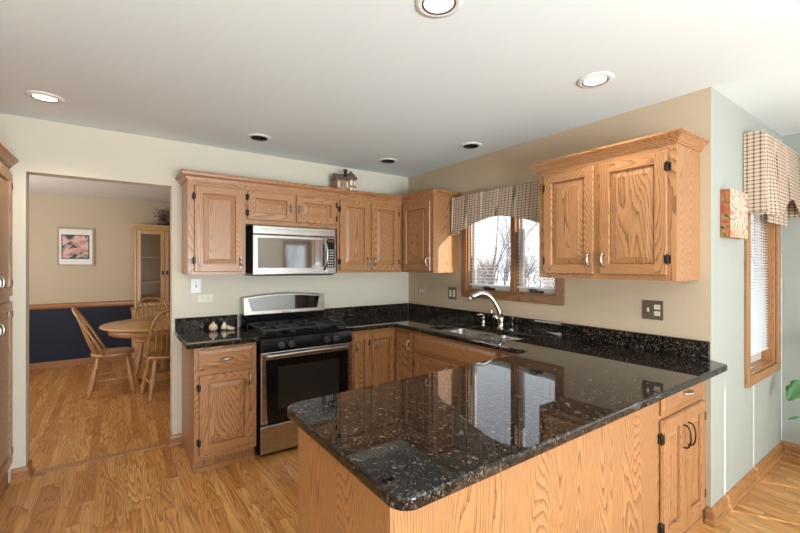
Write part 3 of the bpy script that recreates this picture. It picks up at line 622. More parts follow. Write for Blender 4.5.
# ------------------------------------------------------------------ worktops
def arc_poly(pts):                                      # (x, y, radius) -> rounded outline
    out = []; n = len(pts)
    for i in range(n):
        p = Vector(pts[i][:2]); r = pts[i][2]
        if r <= 0: out.append(tuple(p)); continue
        a = (Vector(pts[i-1][:2])-p).normalized(); c_ = (Vector(pts[(i+1) % n][:2])-p).normalized()
        d = r/math.tan(a.angle(c_)/2); s, t_ = p+a*d, p+c_*d; ctr = p+(a+c_).normalized()*(r/math.sin(a.angle(c_)/2))
        a0 = math.atan2(s.y-ctr.y, s.x-ctr.x); a1 = math.atan2(t_.y-ctr.y, t_.x-ctr.x); da = (a1-a0+PI) % (2*PI)-PI
        out += [(ctr.x+r*math.cos(a0+da*k/8), ctr.y+r*math.sin(a0+da*k/8)) for k in range(9)]
    return out
def slab(outline, holes, z0, z1, name, mat, parent, bv=.007):
    cu = bpy.data.curves.new('outline', 'CURVE'); cu.dimensions = '2D'; cu.fill_mode = 'BOTH'
    cu.extrude = (z1-z0)/2-bv; cu.bevel_depth = bv; cu.bevel_resolution = 3; cu.offset = -bv
    for poly in [outline]+holes:
        sp = cu.splines.new('POLY'); sp.points.add(len(poly)-1); sp.use_cyclic_u = True
        for q, p in zip(sp.points, poly): q.co = (p[0], p[1], 0, 1)
    tmp = bpy.data.objects.new('tmp', cu); COL.objects.link(tmp); bpy.context.view_layer.update()
    me = bpy.data.meshes.new_from_object(tmp.evaluated_get(bpy.context.evaluated_depsgraph_get()))
    bpy.data.objects.remove(tmp); bpy.data.curves.remove(cu)
    O = ORG.get(parent.name) if parent else Vector((0, 0, 0))
    me.transform(Matrix.Translation(Vector((0, 0, (z0+z1)/2))-O)); me.name = name; me.materials.clear(); me.materials.append(mat)
    for p in me.polygons: p.use_smooth = False
    o = bpy.data.objects.new(name, me); COL.objects.link(o); ORG[o.name] = O
    if parent: o.parent = parent
    return o
CT0, CT1 = .8795, .914
t = thing('countertop', 'short black granite worktop on the left cabinet by the doorway', 'worktop', (.62, 3.3, CT0))
slab([(.378, 2.985), (.852, 2.985), (.852, WB-e), (.378, WB-e)], [], CT0, CT1, 'slab', GRAN, t)
b = MB(); b.box(.380, .852, WB-.022, WB-e, CT1+.0003, 1.016); b.build('backsplash', GRAN, t, bevel=.003)
t = thing('countertop', 'large polished dark granite worktop wrapping from range past sink onto peninsula', 'worktop', (2.0, 1.6, CT0))
HX0, HX1, HY0, HY1 = 2.165, 2.565, 1.835, 2.650
out = [(1.634, WB-e, 0), (1.634, 2.992, 0), (2.062, 2.992, .02), (2.062, 1.545, .02), (.512, 1.492, .065), (.512, .722, .055), (2.655, .727, .035), (2.705, .8175, 0), (WS-e, .8175, 0), (WS-e, WB-e, 0)]
hole = arc_poly([(HX0, HY0, .05), (HX1, HY0, .05), (HX1, HY1, .05), (HX0, HY1, .05)])
slab(arc_poly(out), [hole], CT0, CT1, 'slab', GRAN, t)
b = MB(); b.box(1.636, WS-.023, WB-.022, WB-e, CT1+.0003, 1.016); b.box(WS-.022, WS-e, .823, WB-.0225, CT1+.0003, 1.016); b.build('backsplash', GRAN, t, bevel=.003)

# sink
t = thing('kitchen_sink', 'stainless steel double bowl sink set in the granite under the window', 'sink', (2.36, 2.2, .70))
def bowl(y0, y1, dep):
    b = MB(); x0, x1 = HX0-.005, HX1+.005; zt = CT0-.0015
    lo = arc_poly([(x0, y0, .05), (x1, y0, .05), (x1, y1, .05), (x0, y1, .05)]); n = len(lo); cx, cy = (x0+x1)/2, (y0+y1)/2
    loops = []
    for sc, z in ((1.0, zt), (.985, zt-.02), (.96, zt-dep+.03), (.93, zt-dep+.008), (.85, zt-dep), (.10, zt-dep-.004)):
        loops.append([(cx+(p[0]-cx)*sc, cy+(p[1]-cy)*sc, z) for p in lo])
    vs = [v for L in loops for v in L]; fs = [(i*n+k, i*n+(k+1) % n, (i+1)*n+(k+1) % n, (i+1)*n+k) for i in range(5) for k in range(n)]
    b.add(vs, fs, 0, True)
    ob = b.build('bowl', SINKS, t, solid=.0015)
    b = MB(); b.lathe([(.0, 0), (.02, .001), (.038, .004), (.042, .002), (.042, 0)], (cx, cy, zt-dep-.002), 20); b.build('drain', NICK, ob)
bowl(HY0-.005, 2.165, .17); bowl(2.195, HY1+.005, .19)
b = MB(); b.box(HX0-.003, HX1+.003, 2.1665, 2.1935, CT0-.06, CT0-.0015); b.build('divider', SINKS, t, bevel=.006, bseg=3)
# faucet
t = thing('faucet', 'brushed nickel arched pull-out faucet behind the sink', 'faucet', (2.625, 2.245, CT1))
FX, FY = 2.625, 2.245
b = MB(); b.lathe([(.031, .0005), (.031, .006), (.026, .012), (.023, .03), (.024, .06), (.027, .085), (.022, .10)], (FX, FY, CT1), 20); b.build('base', NICK, t)
dirv = Vector((-.84, .54, 0)).normalized(); pts = []; rr = []
for k in range(15):
    q = k/14; d = .25*q**1.2; z = .09+.205*math.sin(min(1, q*1.45)*PI/2)**.85-(.030*max(0, q-.72)/.28); p = Vector((FX, FY, CT1+z))+dirv*d
    pts.append(p); rr.append(.0225-.003*math.sin(q*PI) + (.004 if q > .75 else 0))
b = MB(); b.tube(pts, rr, 14); b.build('spout', NICK, t)
b = MB(); b.tube([pts[-1], pts[-1]+dirv*.014+Vector((0, 0, -.018)), pts[-1]+dirv*.018+Vector((0, 0, -.030))], [.021, .019, .016], 14); b.build('spray_head', NICK, t)
b = MB(); b.tube([(FX-.01, FY+.02, CT1+.075), (FX-.018, FY+.045, CT1+.095), (FX-.03, FY+.06, CT1+.10)], [.017, .019, .012], 12); b.tube([(FX-.025, FY+.055, CT1+.105), (FX-.06, FY+.062, CT1+.150)], [.007, .009], 10); b.build('lever', NICK, t)
t = thing('soap_dispenser', 'small nickel soap dispenser pump left of the faucet', 'soap dispenser', (2.605, 2.42, CT1))
b = MB(); b.lathe([(.020, .0005), (.020, .006), (.012, .010), (.011, .065), (.014, .07), (.014, .078), (.008, .082)], (2.605, 2.42, CT1), 16); b.build('body', NICK, t)
b = MB(); b.tube([(2.605, 2.42, CT1+.082), (2.605, 2.42, CT1+.098), (2.59, 2.425, CT1+.103), (2.545, 2.44, CT1+.098)], [.006, .007, .007, .005], 10); b.build('nozzle', NICK, t)
b = MB(); b.lathe([(.026, .0005), (.026, .006), (.020, .012), (.010, .016), (0, .017)], (2.62, 2.13, CT1), 18); tag(b.build('sink_hole_cover', NICK, org=(2.62, 2.13, CT1)), 'low round nickel cover on the granite right of the faucet', 'cover')

# ------------------------------------------------------------------ range
RX, RX_ = .864, 1.630
t = thing('gas_range', 'stainless steel and black freestanding gas range with backguard', 'stove', (1.243, 3.3, 0))
b = MB(); b.box(RX, RX_, 3.035, 3.62, .05, .895); b.box(RX+.02, RX_-.02, 3.09, 3.60, .001, .05); b.build('body', BLACK, t)
FRG = frame((RX, 3.035, 0), XP, YN); RW = RX_-RX
b = MB(); b.fbox(FRG, .004, RW-.004, .035, .232, .001, .028); b.fbox(FRG, .004, RW-.004, .232, .245, .001, .040); b.build('storage_drawer', STEEL, t, bevel=.004)
b = MB(); b.fbox(FRG, .004, RW-.004, .255, .790, .001, .036); od = b.build('oven_door', STEEL, t, bevel=.005)
b = MB(); poly = [(.055, .257), (RW-.055, .257), (RW-.045, .40), (RW-.040, .735), (.040, .735), (.045, .40)]
b.prism(poly, FRG, .0365, .040); gl = b.build('door_glass', BGLASS, od)
OVW = plain('oven_window_tint', (0.020, 0.017, 0.015), 0.06, spec=0.45)
b = MB(); b.fbox(FRG, .13, RW-.13, .36, .675, .0403, .0412); b.build('door_window', OVW, gl)
b = MB(); hp = [FRG(.03+(RW-.06)*k/16, .768+.006*math.sin(PI*k/16), .078+.012*math.sin(PI*k/16)) for k in range(17)]; b.tube(hp, .013, 12)
for a in (.05, RW-.05): b.cyl(FRG(a, .768, .036), FRG(a, .77, .082), .010, 12)
b.build('door_handle', STEEL, od)
b = MB(); b.prism([(.004, .797), (RW-.004, .797), (RW-.004, .892), (.004, .892)], lambda a, z, c: FRG(a, z, c*(1.0 if z < .85 else .72)), .001, .040); cp = b.build('control_panel', BLACK, t, bevel=.003)
for a in (.155, .235, .530, .610):
    b = MB(); o0 = FRG(a, .836, .036); ax_ = Vector((0, -1, .12)).normalized()
    b.tube([o0, o0+ax_*.006, o0+ax_*.007, o0+ax_*.030, o0+ax_*.032], [.026, .026, .021, .019, .015], 18)
    b.fbox(lambda x, z, c_: FRG(a+x, .839+z, .060+c_), -.005, .005, -.019, .019, 0, .012); b.build('knob', plain('dark_grey_knob', (.035, .035, .037), .3), cp, bevel=.001)
b = MB(); b.box(RX-.003, RX_+.003, 3.002, 3.615, .8955, .915); b.box(RX+.03, RX_-.03, 3.05, 3.52, .9155, .918); ck = b.build('cooktop', BLACK, t, bevel=.004)
for bx, by, br in ((1.03, 3.16, .05), (1.46, 3.16, .055), (1.03, 3.43, .045), (1.46, 3.43, .045), (1.245, 3.29, .04)):
    b = MB(); b.lathe([(br, 0), (br, .008), (br*.8, .012), (br*.8, .018), (br*.7, .022), (0, .023)], (bx, by, .9185), 20); b.build('burner', BMAT, ck)
for g0, g1 in ((RX+.035, RX+.268), (RX+.272, RX_-.272), (RX_-.268, RX_-.035)):
    b = MB(); z0, z1 = .938, .954; r_ = .006; ym = (3.05+3.53)/2
    for x in (g0, g1-.012): b.box(x, x+.012, 3.05, 3.53, z0, z1)
    for y in (3.05, ym-.006, 3.518): b.box(g0+.012, g1-.012, y, y+.012, z0, z1)
    xm = (g0+g1)/2; b.box(xm-.005, xm+.005, 3.062, ym-.006, z0, z1+.004); b.box(xm-.005, xm+.005, ym+.006, 3.518, z0, z1+.004)
    for y in (3.17, 3.42):
        b.box(g0+.012, xm-.02, y-.005, y+.005, z0, z1+.004); b.box(xm+.02, g1-.012, y-.005, y+.005, z0, z1+.004)
    for x in (g0, g1-.012):
        for y in (3.05, 3.518): b.box(x, x+.012, y, y+.012, .9157, z0)
    b.build('grate', BMAT, ck, bevel=.002)
# backguard: black riser then a bowed stainless console with a glass control strip
FBG = frame((RX, 3.60, 0), XP, YN)
b = MB(); b.fbox(FBG, .006, RW-.006, .9155, 1.02, -.05, .035); b.build('riser', BLACK, t, bevel=.006)
top = [(RW-.004-(RW-.022)*k/20, 1.166+.024*math.sin(PI*k/20)) for k in range(21)]
b = MB(); b.prism([(.018, 1.012), (RW-.004, 1.012)]+top, lambda a, z, c_: FBG(a, z, c_ if c_ < 0 else c_-.03*(z-1.02)/.18), -.052, .062); bgd = b.build('backguard', STEEL, t, bevel=.006, bseg=3)
top2 = [(RW-.055-(RW-.11)*k/20, 1.152+.022*math.sin(PI*k/20)) for k in range(21)]
b = MB(); b.prism([(.085, 1.045), (RW-.085, 1.045)]+top2, lambda a, z, c_: FBG(a, z, .0622-.03*(z-1.02)/.18+c_), 0, .004); dp = b.build('console_glass', DISP, bgd)
top3 = [(RW-.057-.235*k/8, 1.150+.022*math.sin(PI*(.02+.32*k/8))) for k in range(9)]
b = MB(); b.prism([(RW-.30, 1.047), (RW-.087, 1.047)]+top3, lambda a, z, c_: FBG(a, z, .0665-.03*(z-1.02)/.18+c_), 0, .002); b.build('display_panel', BGLASS, dp)
b = MB(); b.fbox(lambda a, z, c_: FBG(a, z, .0642-.03*(z-1.02)/.18+c_), RW/2-.04, RW/2+.04, 1.022, 1.034, 0, .001); b.build('badge', plain('grey_badge', (.25, .25, .25), .3, 1.0), bgd)

# ------------------------------------------------------------------ microwave
MX0, MX1, MZ0, MZ1, MY = .882, 1.604, 1.362, 1.764, 3.265
t = thing('microwave_oven', 'stainless steel over-the-range microwave with dark glass door', 'microwave', ((MX0+MX1)/2, 3.4, MZ0))
b = MB(); b.box(MX0, MX1, MY+.032, WB-e-.02, MZ0, MZ1); b.build('body', BLACK, t, bevel=.003)
FM = frame((MX0, MY, 0), XP, YN); MW = MX1-MX0
b = MB(); b.fbox(FM, 0, MW, MZ1-.072, MZ1, -.031, .0); vt = b.build('vent_panel', STEEL, t, bevel=.006)
b = MB()
for k in range(4): b.fbox(FM, .05, MW-.05, MZ1-.020-.004*k, MZ1-.0188-.004*k, .0001, .0012)
b.build('vent_slots', plain('vent_grey', (.3, .3, .3), .4, 1.0), vt)
DWX = MW-.098
b = MB(); b.fbox(FM, 0, DWX, MZ0+.004, MZ1-.075, -.031, .004); md = b.build('door', STEEL, t, bevel=.005)
b = MB(); b.fbox(FM, .035, DWX-.006, MZ0+.058, MZ1-.100, .0042, .007); b.build('door_glass', MGLASS, md, bevel=.002)
b = MB(); hp = [FM(DWX-.018+.014*math.sin(PI*k/14), MZ0+.045+(MZ1-MZ0-.14)*k/14, .008+.042*math.sin(PI*k/14)**.7) for k in range(15)]; b.tube(hp, .012, 12); b.build('handle', STEEL, md)
b = MB(); b.fbox(FM, DWX+.003, MW, MZ0+.004, MZ1-.075, -.031, .003); cpn = b.build('control_panel', STEEL, t, bevel=.003)
b = MB(); b.fbox(FM, DWX+.009, MW-.012, MZ0+.060, MZ1-.085, .0032, .005); kp = b.build('keypad', BLACK, cpn)
b = MB(); b.fbox(FM, DWX+.016, MW-.020, MZ1-.118, MZ1-.096, .0052, .006); b.build('clock_display', plain('amber_lcd', (.10, .055, .03), .2), kp)
KEY = plain('key_grey', (.42, .42, .42), .5)
for r_ in range(7):
    for q in range(3):
        b = MB(); a = DWX+.017+q*.021; z = MZ0+.070+r_*.023; b.fbox(FM, a, a+.014, z, z+.011, .0052, .0062); b.build('button', KEY, kp)
b = MB(); b.box(MX0+.02, MX1-.02, MY+.02, WB-.06, MZ0-.008, MZ0-.0005); b.build('underside_grille', BMAT, t)

# ------------------------------------------------------------------ recessed ceiling lights
def can(x, y, lit, label, group):
    t = thing('recessed_light', label, 'ceiling light', (x, y, H), group)
    b = MB(); b.lathe([(.071, -.004), (.078, -.010), (.094, -.007), (.098, -.0008)], (x, y, H), 36, closed=True); b.build('trim_ring', WHITE, t, solid=.001)
    b = MB(); b.lathe([(.0705, -.0045), (.066, -.0035), (.0655, -.0028)], (x, y, H), 36, closed=True); b.build('inner_ring', BMAT, t, solid=.001)
    inner = plain('lit_reflector', (.75, .66, .55), .35) if lit else BMAT
    b = MB(); b.lathe([(.066, -.003), (.062, -.0006+.0), (.058, -.0004)], (x, y, H), 36, closed=True); b.build('reflector', inner, t, solid=.0006)
    b = MB(); r_ = .050 if lit else .034
    b.lathe([(r_, -.0015), (r_*.9, -.006), (r_*.5, -.010), (0, -.011)], (x, y, H), 28); b.build('bulb', BULB if lit else DIMB, t)
    return t
# the cans are sunk into the ceiling: real holes are cut and a housing sits above them
CANS = [(.998, 1.154, 1, 'lit recessed light at the top of the picture above the peninsula'), (2.102, 1.151, 1, 'lit recessed light in front of the right wall cabinet'), (-.348, 3.155, 1, 'lit recessed light above the dining room doorway'),
        (.906, 3.183, 0, 'unlit recessed light with black baffle above the left wall cabinet'), (2.109, 3.177, 0, 'unlit recessed light with black baffle near the back corner'), (2.407, 2.377, 0, 'unlit recessed light with black baffle above the sink')]
def ceiling_with_holes():
    out_ = [(WL-.12, YR-.12), (WR+.12, YR-.12), (WR+.12, WN+.12), (WS+.12, WN+.12), (WS+.12, WB+.12), (WL-.12, WB+.12)]
    hs = [[(x+.064*math.cos(2*PI*k/32), y+.064*math.sin(2*PI*k/32)) for k in range(32)] for x, y, *_ in CANS]
    o = slab(out_, hs, H, H+.03, 'ceiling_panel', CEIL, None, bv=0.0)
    return o
cn = ceiling_with_holes(); old = CE.data; CE.data = cn.data; bpy.data.objects.remove(cn); bpy.data.meshes.remove(old)
for x, y, lit, lb in CANS:
    t = thing('recessed_light', lb, 'ceiling light', (x, y, H), 'recessed ceiling lights')
    b = MB(); b.lathe([(.060, -.004), (.068, -.009), (.088, -.0065), (.093, -.0006), (.075, -.0006)], (x, y, H), 36, closed=True); b.build('trim_ring', WHITE, t)
    refl = (plain('cream_reflector', (.74, .66, .56), .35) if lit else BMAT)
    b = MB()
    for i in range(1): b.lathe([(.0605, -.0035), (.0615, .002), (.060, .03), (.058, .10), (.055, .14), (0.0, .142)], (x, y, H), 32, closed=True)
    b.build('baffle', refl, t)
    b = MB(); b.lathe([(.0640, -.0088), (.0605, -.0100), (.0570, -.0060)], (x, y, H), 36, closed=True); b.build('inner_ring', BMAT, t, solid=.0008)
    b = MB(); zb = .050 if lit else .030; rb = .044 if lit else .036
    b.lathe([(.02, .085), (rb*.8, zb+.03), (rb, zb+.012), (rb*.85, zb+.002), (rb*.45, zb-.004), (0, zb-.005)], (x, y, H), 28); b.build('bulb', BULB if lit else DIMB, t)
    if lit: lamp('downlight', 'SPOT', (x, y, H-.016), 13, (1.0, .88, .72), (x, y, 0), spot_size=2.3, spot_blend=.8, shadow_soft_size=.05)

# ------------------------------------------------------------------ outlets and switches
def plate(name, F, a, z, w_, h_, mat, label, cat, bits):
    t = thing(name, label, cat, tuple(F(a, z, 0)))
    b = MB(); b.fbox(F, a-w_/2, a+w_/2, z-h_/2, z+h_/2, .0008, .0065); b.build('cover_plate', mat, t, bevel=.003)
    for kind, da, dz, m in bits:
        b = MB()
        if kind == 'toggle':
            b.fbox(F, a+da-.006, a+da+.006, z+dz-.013, z+dz+.013, .0067, .008); b.fbox(F, a+da-.004, a+da+.004, z+dz, z+dz+.011, .008, .018); b.build('toggle', m, t)
        elif kind == 'rocker':
            b.fbox(F, a+da-.016, a+da+.016, z+dz-.033, z+dz+.033, .0067, .0095); b.build('rocker', m, t, bevel=.001)
        else:
            hz = kind == 'hduplex'
            o = None
            for s in (-.02, .02):
                cx, cz = (a+da+s, z+dz) if hz else (a+da, z+dz+s)
                b.fbox(F, cx-(.014 if hz else .017), cx+(.014 if hz else .017), cz-(.017 if hz else .014), cz+(.017 if hz else .014), .0067, .0088)
            o = b.build('receptacle', m, t, bevel=.003)
            b = MB()
            for s in (-.02, .02):
                cx, cz = (a+da+s, z+dz) if hz else (a+da, z+dz+s)
                for q in (-.006, .006):
                    if hz: b.fbox(F, cx-.005, cx+.005, cz+q-.001, cz+q+.001, .0089, .0092)
                    else: b.fbox(F, cx+q-.001, cx+q+.001, cz-.005, cz+.005, .0089, .0092)
            b.build('slots', BMAT, o)
FW = frame((0, WB, 0), XP, YN)
plate('light_switch', FW, .532, 1.272, .074, .116, WHITE, 'white toggle switch plate on the wall above the left counter', 'light switch', [('toggle', 0, 0, BROWNP)])
plate('wall_outlet', FW, .605, 1.168, .118, .074, CREAM, 'beige horizontal outlet plate just below the white switch', 'outlet', [('hduplex', 0, 0, CREAM)])
plate('wall_outlet', FS, WB-3.413, 1.165, .118, .074, plain('tan_plate', (.36, .30, .22), .4), 'pale horizontal outlet plate near the back corner above the granite splash', 'outlet', [('hduplex', 0, 0, CREAM)])
plate('light_switch', FS, WB-2.925, 1.165, .118, .118, BROWNP, 'dark bronze double switch plate left of the sink window', 'light switch', [('rocker', -.026, 0, CREAM), ('rocker', .026, 0, CREAM)])
plate('light_switch', FS, WB-1.116, 1.165, .118, .118, BROWNP, 'bronze switch and outlet plate under the right wall cabinet', 'light switch', [('toggle', -.026, 0, CREAM), ('duplex', .026, 0, CREAM)])

# ------------------------------------------------------------------ valances
def cloth_strip(F, cols, name, mat, parent, rows=8):    # cols: (a, c, z_bottom, z_top)
    b = MB(); n = len(cols); vs = []
    for j in range(rows+1):
        for a, c_, zb, zt in cols: vs.append(F(a, zb+(zt-zb)*j/rows, (c_[0]*j/rows+c_[1]*(1-j/rows)) if isinstance(c_, tuple) else c_*(1.0+.12*(1-j/rows))))
    fs = [(j*n+i, j*n+i+1, (j+1)*n+i+1, (j+1)*n+i) for j in range(rows) for i in range(n-1)]
    b.add(vs, fs, 0, False); return b.build(name, mat, parent, solid=.003)
t = thing('window_valance', 'brown and cream checked valance over the sink window', 'valance', (WS-.06, 2.26, 1.74))
cols = []; VZ = 2.085; yL, yR = 2.822, 1.728
cols += [(WB-yL, .004, 1.735, VZ), (WB-yL-.004, .05, 1.735, VZ), (WB-yL-.002, .092, 1.735, VZ)]
n = 96
for i in range(n+1):
    q = i/n; y = yL+(yR-yL)*q; s = abs(q-.5)*2
    zb = 1.855-.10*min(1, s/.80)**1.6 if s < .80 else 1.735
    ph = (q*6) % 1.0; fold = (-.014 if ph < .05 else .012 if ph < .12 else (0.006*math.sin(ph*PI)))
    cols.append((WB-y, .100+fold, zb, VZ))
cols += [(WB-yR+.004, .05, 1.735, VZ), (WB-yR, .004, 1.735, VZ)]
cloth_strip(FS, cols, 'fabric', PLAID, t)
b = MB(); b.fbox(FS, WB-yL+.004, WB-yR-.004, VZ-.022, VZ-.004, .004, .094); b.build('mounting_board', TRY, t)
t = thing('window_valance', 'brown and white checked box-pleat valance over the nook window', 'valance', (3.7, WN-.05, 1.73))
VZ = 2.28; X0, X1 = 3.262, 4.150; cols = [(X0, .004, 1.775, VZ), (X0, .05, 1.775, VZ), (X0, .088, 1.775, VZ)]
def nz(x):
    if x < 3.62: return 1.770
    if x > 3.92: return 1.905-.10*(x-3.92)/.23
    return 1.775+.13*math.sin(PI/2*(x-3.62)/.30)
xs = [X0+(X1-X0)*i/64 for i in range(65)]
for x in xs:
    q = (x-X0)/(X1-X0); c_ = .096
    if .05 < q < .13: c_ = (.086, .045)                   # open pleat, wider towards the hem
    elif .13 <= q < .30: c_ = (.092, .082+.045*(q-.13)/.17)
    elif .30 <= q < .34: c_ = (.088, .060)
    elif .60 < q < .63: c_ = (.085, .060)
    else: c_ = (.096, .118)
    cols.append((x, c_, nz(x), VZ))
cols += [(X1+.003, .088, 1.80, VZ), (X1+.004, .05, 1.80, VZ), (X1+.004, .004, 1.80, VZ)]
cloth_strip(FN, cols, 'front_fabric', PLAID2, t)
cols = [(3.60+(4.12-3.60)*i/20, .040+.006*math.sin(i*1.3), 1.735, VZ-.03) for i in range(21)]
cloth_strip(FN, cols, 'under_layer', PLAID2, t)
b = MB(); b.fbox(FN, X0+.004, X1-.004, VZ-.022, VZ-.004, .004, .036); b.build('mounting_board', TRX, t)

# ------------------------------------------------------------------ art
t = thing('canvas_print', 'red and cream flower canvas hanging by the nook window', 'picture', (2.85, WN, 1.60))
b = MB(); b.box(2.852, 3.160, WN-.048, WN-.002, 1.603, 1.878); b.build('canvas_block', blot_mat('canvas_edge', 22.0, [(.35, (.03, .02, .03)), (.45, (.30, .22, .05)), (.55, (.45, .05, .05)), (.7, (.06, .10, .03))]), t)
b = MB(); b.box(2.852, 3.160, WN-.0495, WN-.0482, 1.603, 1.878); b.build('painted_face', flower_mat(), t)
FD2 = frame((0, DB, 0), XP, YN)
t = thing('framed_picture', 'framed pink flower print on the tan dining room wall', 'picture', (-.485, DB, 1.43))
b = MB(); p_ = (-.70, -.275, 1.435, 1.985); fw = .022
b.fbox(FD2, p_[0], p_[0]+fw, p_[2], p_[3], .002, .025); b.fbox(FD2, p_[1]-fw, p_[1], p_[2], p_[3], .002, .025); b.fbox(FD2, p_[0]+fw, p_[1]-fw, p_[2], p_[2]+fw, .002, .025); b.fbox(FD2, p_[0]+fw, p_[1]-fw, p_[3]-fw, p_[3], .002, .025)
b.build('frame', plain('pale_gold_frame', (.42, .34, .24), .4), t, bevel=.003)
b = MB(); b.fbox(FD2, p_[0]+fw, p_[1]-fw, p_[2]+fw, p_[3]-fw, .004, .010); b.build('mat_board', plain('white_mat', (.78, .76, .72), .7), t)
b = MB(); b.fbox(FD2, -.645, -.33, 1.535, 1.885, .0102, .0115); pr = b.build('print_border', plain('dark_border', (.06, .055, .06), .6), t)
b = MB(); b.fbox(FD2, -.632, -.343, 1.548, 1.872, .0117, .0125); b.build('print', blot_mat('pink_flower_print', 9.0, [(.40, (.03, .04, .035)), (.47, (.30, .27, .25)), (.52, (.62, .26, .22)), (.58, (.72, .42, .36)), (.68, (.55, .50, .47)), (.8, (.10, .10, .10))]), pr)

# ------------------------------------------------------------------ ornament on the cabinets
HO = Vector((1.80, 3.50, UZ1+.001)); BR1 = plain('brown_brick_ornament', (.33, .20, .13), .6); BR2 = plain('dark_brown_roof', (.17, .115, .085), .6); WNG = plain('pale_window_paint', (.85, .78, .62), .5)
t = thing('house_ornament', 'brown miniature village house standing on the wall cabinets', 'ornament', tuple(HO))
hx, hy, hz = HO; b = MB(); b.box(hx-.095, hx+.045, hy-.055, hy+.055, hz, hz+.165); b.build('house_walls', BR1, t)
b = MB(); b.prism([(hy-.068, hz+.160), (hy+.068, hz+.160), (hy, hz+.225)], lambda a, z, c_: (c_, a, z), hx-.105, hx+.05); b.build('gable_roof', BR2, t)
b = MB(); b.lathe([(.052, 0), (.052, .185)], (hx+.065, hy-.035, hz), 8); b.build('turret', BR1, t)
b = MB(); b.lathe([(.068, .186), (.062, .196), (.030, .232), (0, .262)], (hx+.065, hy-.035, hz), 8); b.build('turret_roof', BR2, t)
b = MB(); b.box(hx+.0, hx+.028, hy-.030, hy-.005, hz+.18, hz+.268); b.box(hx-.004, hx+.032, hy-.034, hy-.001, hz+.262, hz+.272); b.build('chimney', BMAT, t)
b = MB(); b.prism([(hx-.075, hz), (hx-.015, hz), (hx-.015, hz+.075), (hx-.045, hz+.105), (hx-.075, hz+.075)], lambda a, z, c_: (a, c_, z), hy-.085, hy-.056); b.build('porch', plain('tan_porch', (.38, .29, .20), .6), t)
for wx, wz, ww, wh in ((hx-.080, .085, .014, .055), (hx+.008, .092, .018, .055), (hx+.008, .03, .018, .04)):
    b = MB(); b.box(wx, wx+ww, hy-.058, hy-.0555, hz+wz, hz+wz+wh); b.build('ornament_window', WNG, t)
for wz in (.045, .115):
    for ang in (-112, -68):
        a = math.radians(ang); c0 = Vector((hx+.065+.0487*math.cos(a), hy-.035+.0487*math.sin(a), hz+wz)); tn = Vector((-math.sin(a), math.cos(a), 0)); on = Vector((math.cos(a), math.sin(a), 0))
        b = MB(); b.fbox(lambda x, z, c_: c0+tn*x+Vector((0, 0, z))+on*c_, -.012, .012, 0, .045, -.001, .0015); b.build('ornament_window', WNG, t)

# ------------------------------------------------------------------ little ornaments on the left counter
PEACH = plain('peach_ceramic', (.78, .56, .40), .35); CRM = plain('cream_ceramic', (.85, .74, .58), .35)
cx, cy = .635, 3.50
b = MB(); b.lathe([(.012, 0), (.028, .008), (.033, .028), (.027, .048), (.012, .057), (0, .058)], (cx, cy, CT1+.0008), 18); o = b.build('figurine', PEACH, org=(cx, cy, CT1)); tag(o, 'round peach ceramic ornament on the left granite counter', 'ornament')
b = MB(); b.lathe([(0.006, .059), (.010, .064), (.004, .072), (0, .073)], (cx, cy, CT1+.0008), 10); b.build('tip', CRM, o)
t = thing('figurine', 'small cream seated ornament with outstretched feet on the left counter', 'ornament', (cx+.085, cy, CT1))
b = MB(); b.tube([(cx+.075, cy, CT1+.006), (cx+.080, cy, CT1+.03), (cx+.085, cy-.003, CT1+.062)], [.021, .019, .010], 12); b.build('body', CRM, t)
b = MB(); b.tube([(cx+.095, cy-.01, CT1+.035), (cx+.120, cy-.03, CT1+.020), (cx+.135, cy-.04, CT1+.014)], [.010, .010, .012], 10); b.build('leg', CRM, t)
b = MB(); b.tube([(cx+.092, cy-.03, CT1+.014), (cx+.118, cy-.055, CT1+.014), (cx+.145, cy-.07, CT1+.015)], [.009, .010, .011], 10); b.build('leg', PEACH, t)

# ------------------------------------------------------------------ dining room furniture
TC = (.46, 5.66)
t = thing('dining_table', 'round oak pedestal dining table in the dining room', 'table', (*TC, 0))
b = MB(); b.lathe([(0, .722), (.60, .722), (.622, .730), (.628, .740), (.622, .750), (.60, .754), (0, .754)], (*TC, 0), 56); b.build('tabletop', oak('table_oak', 0, (.60, .34, .14), (.52, .28, .105), (.36, .17, .06), .6, .22), t)
b = MB(); b.lathe([(.54, .650), (.54, .7215)], (*TC, 0), 56); b.build('apron', CHX, t)
b = MB(); b.lathe([(.10, .16), (.12, .22), (.085, .30), (.07, .42), (.10, .52), (.12, .60), (.13, .6495)], (*TC, 0), 24); b.build('pedestal', CHX, t)
for k in range(4):
    a = PI/4+k*PI/2; d = Vector((math.cos(a), math.sin(a), 0)); c0 = Vector((*TC, 0)); b = MB()
    b.tube([c0+d*.09+Vector((0, 0, .24)), c0+d*.16+Vector((0, 0, .20)), c0+d*.25+Vector((0, 0, .09)), c0+d*.33+Vector((0, 0, .038))], [.045, .04, .034, .034], 12); b.build('foot', CHX, t)
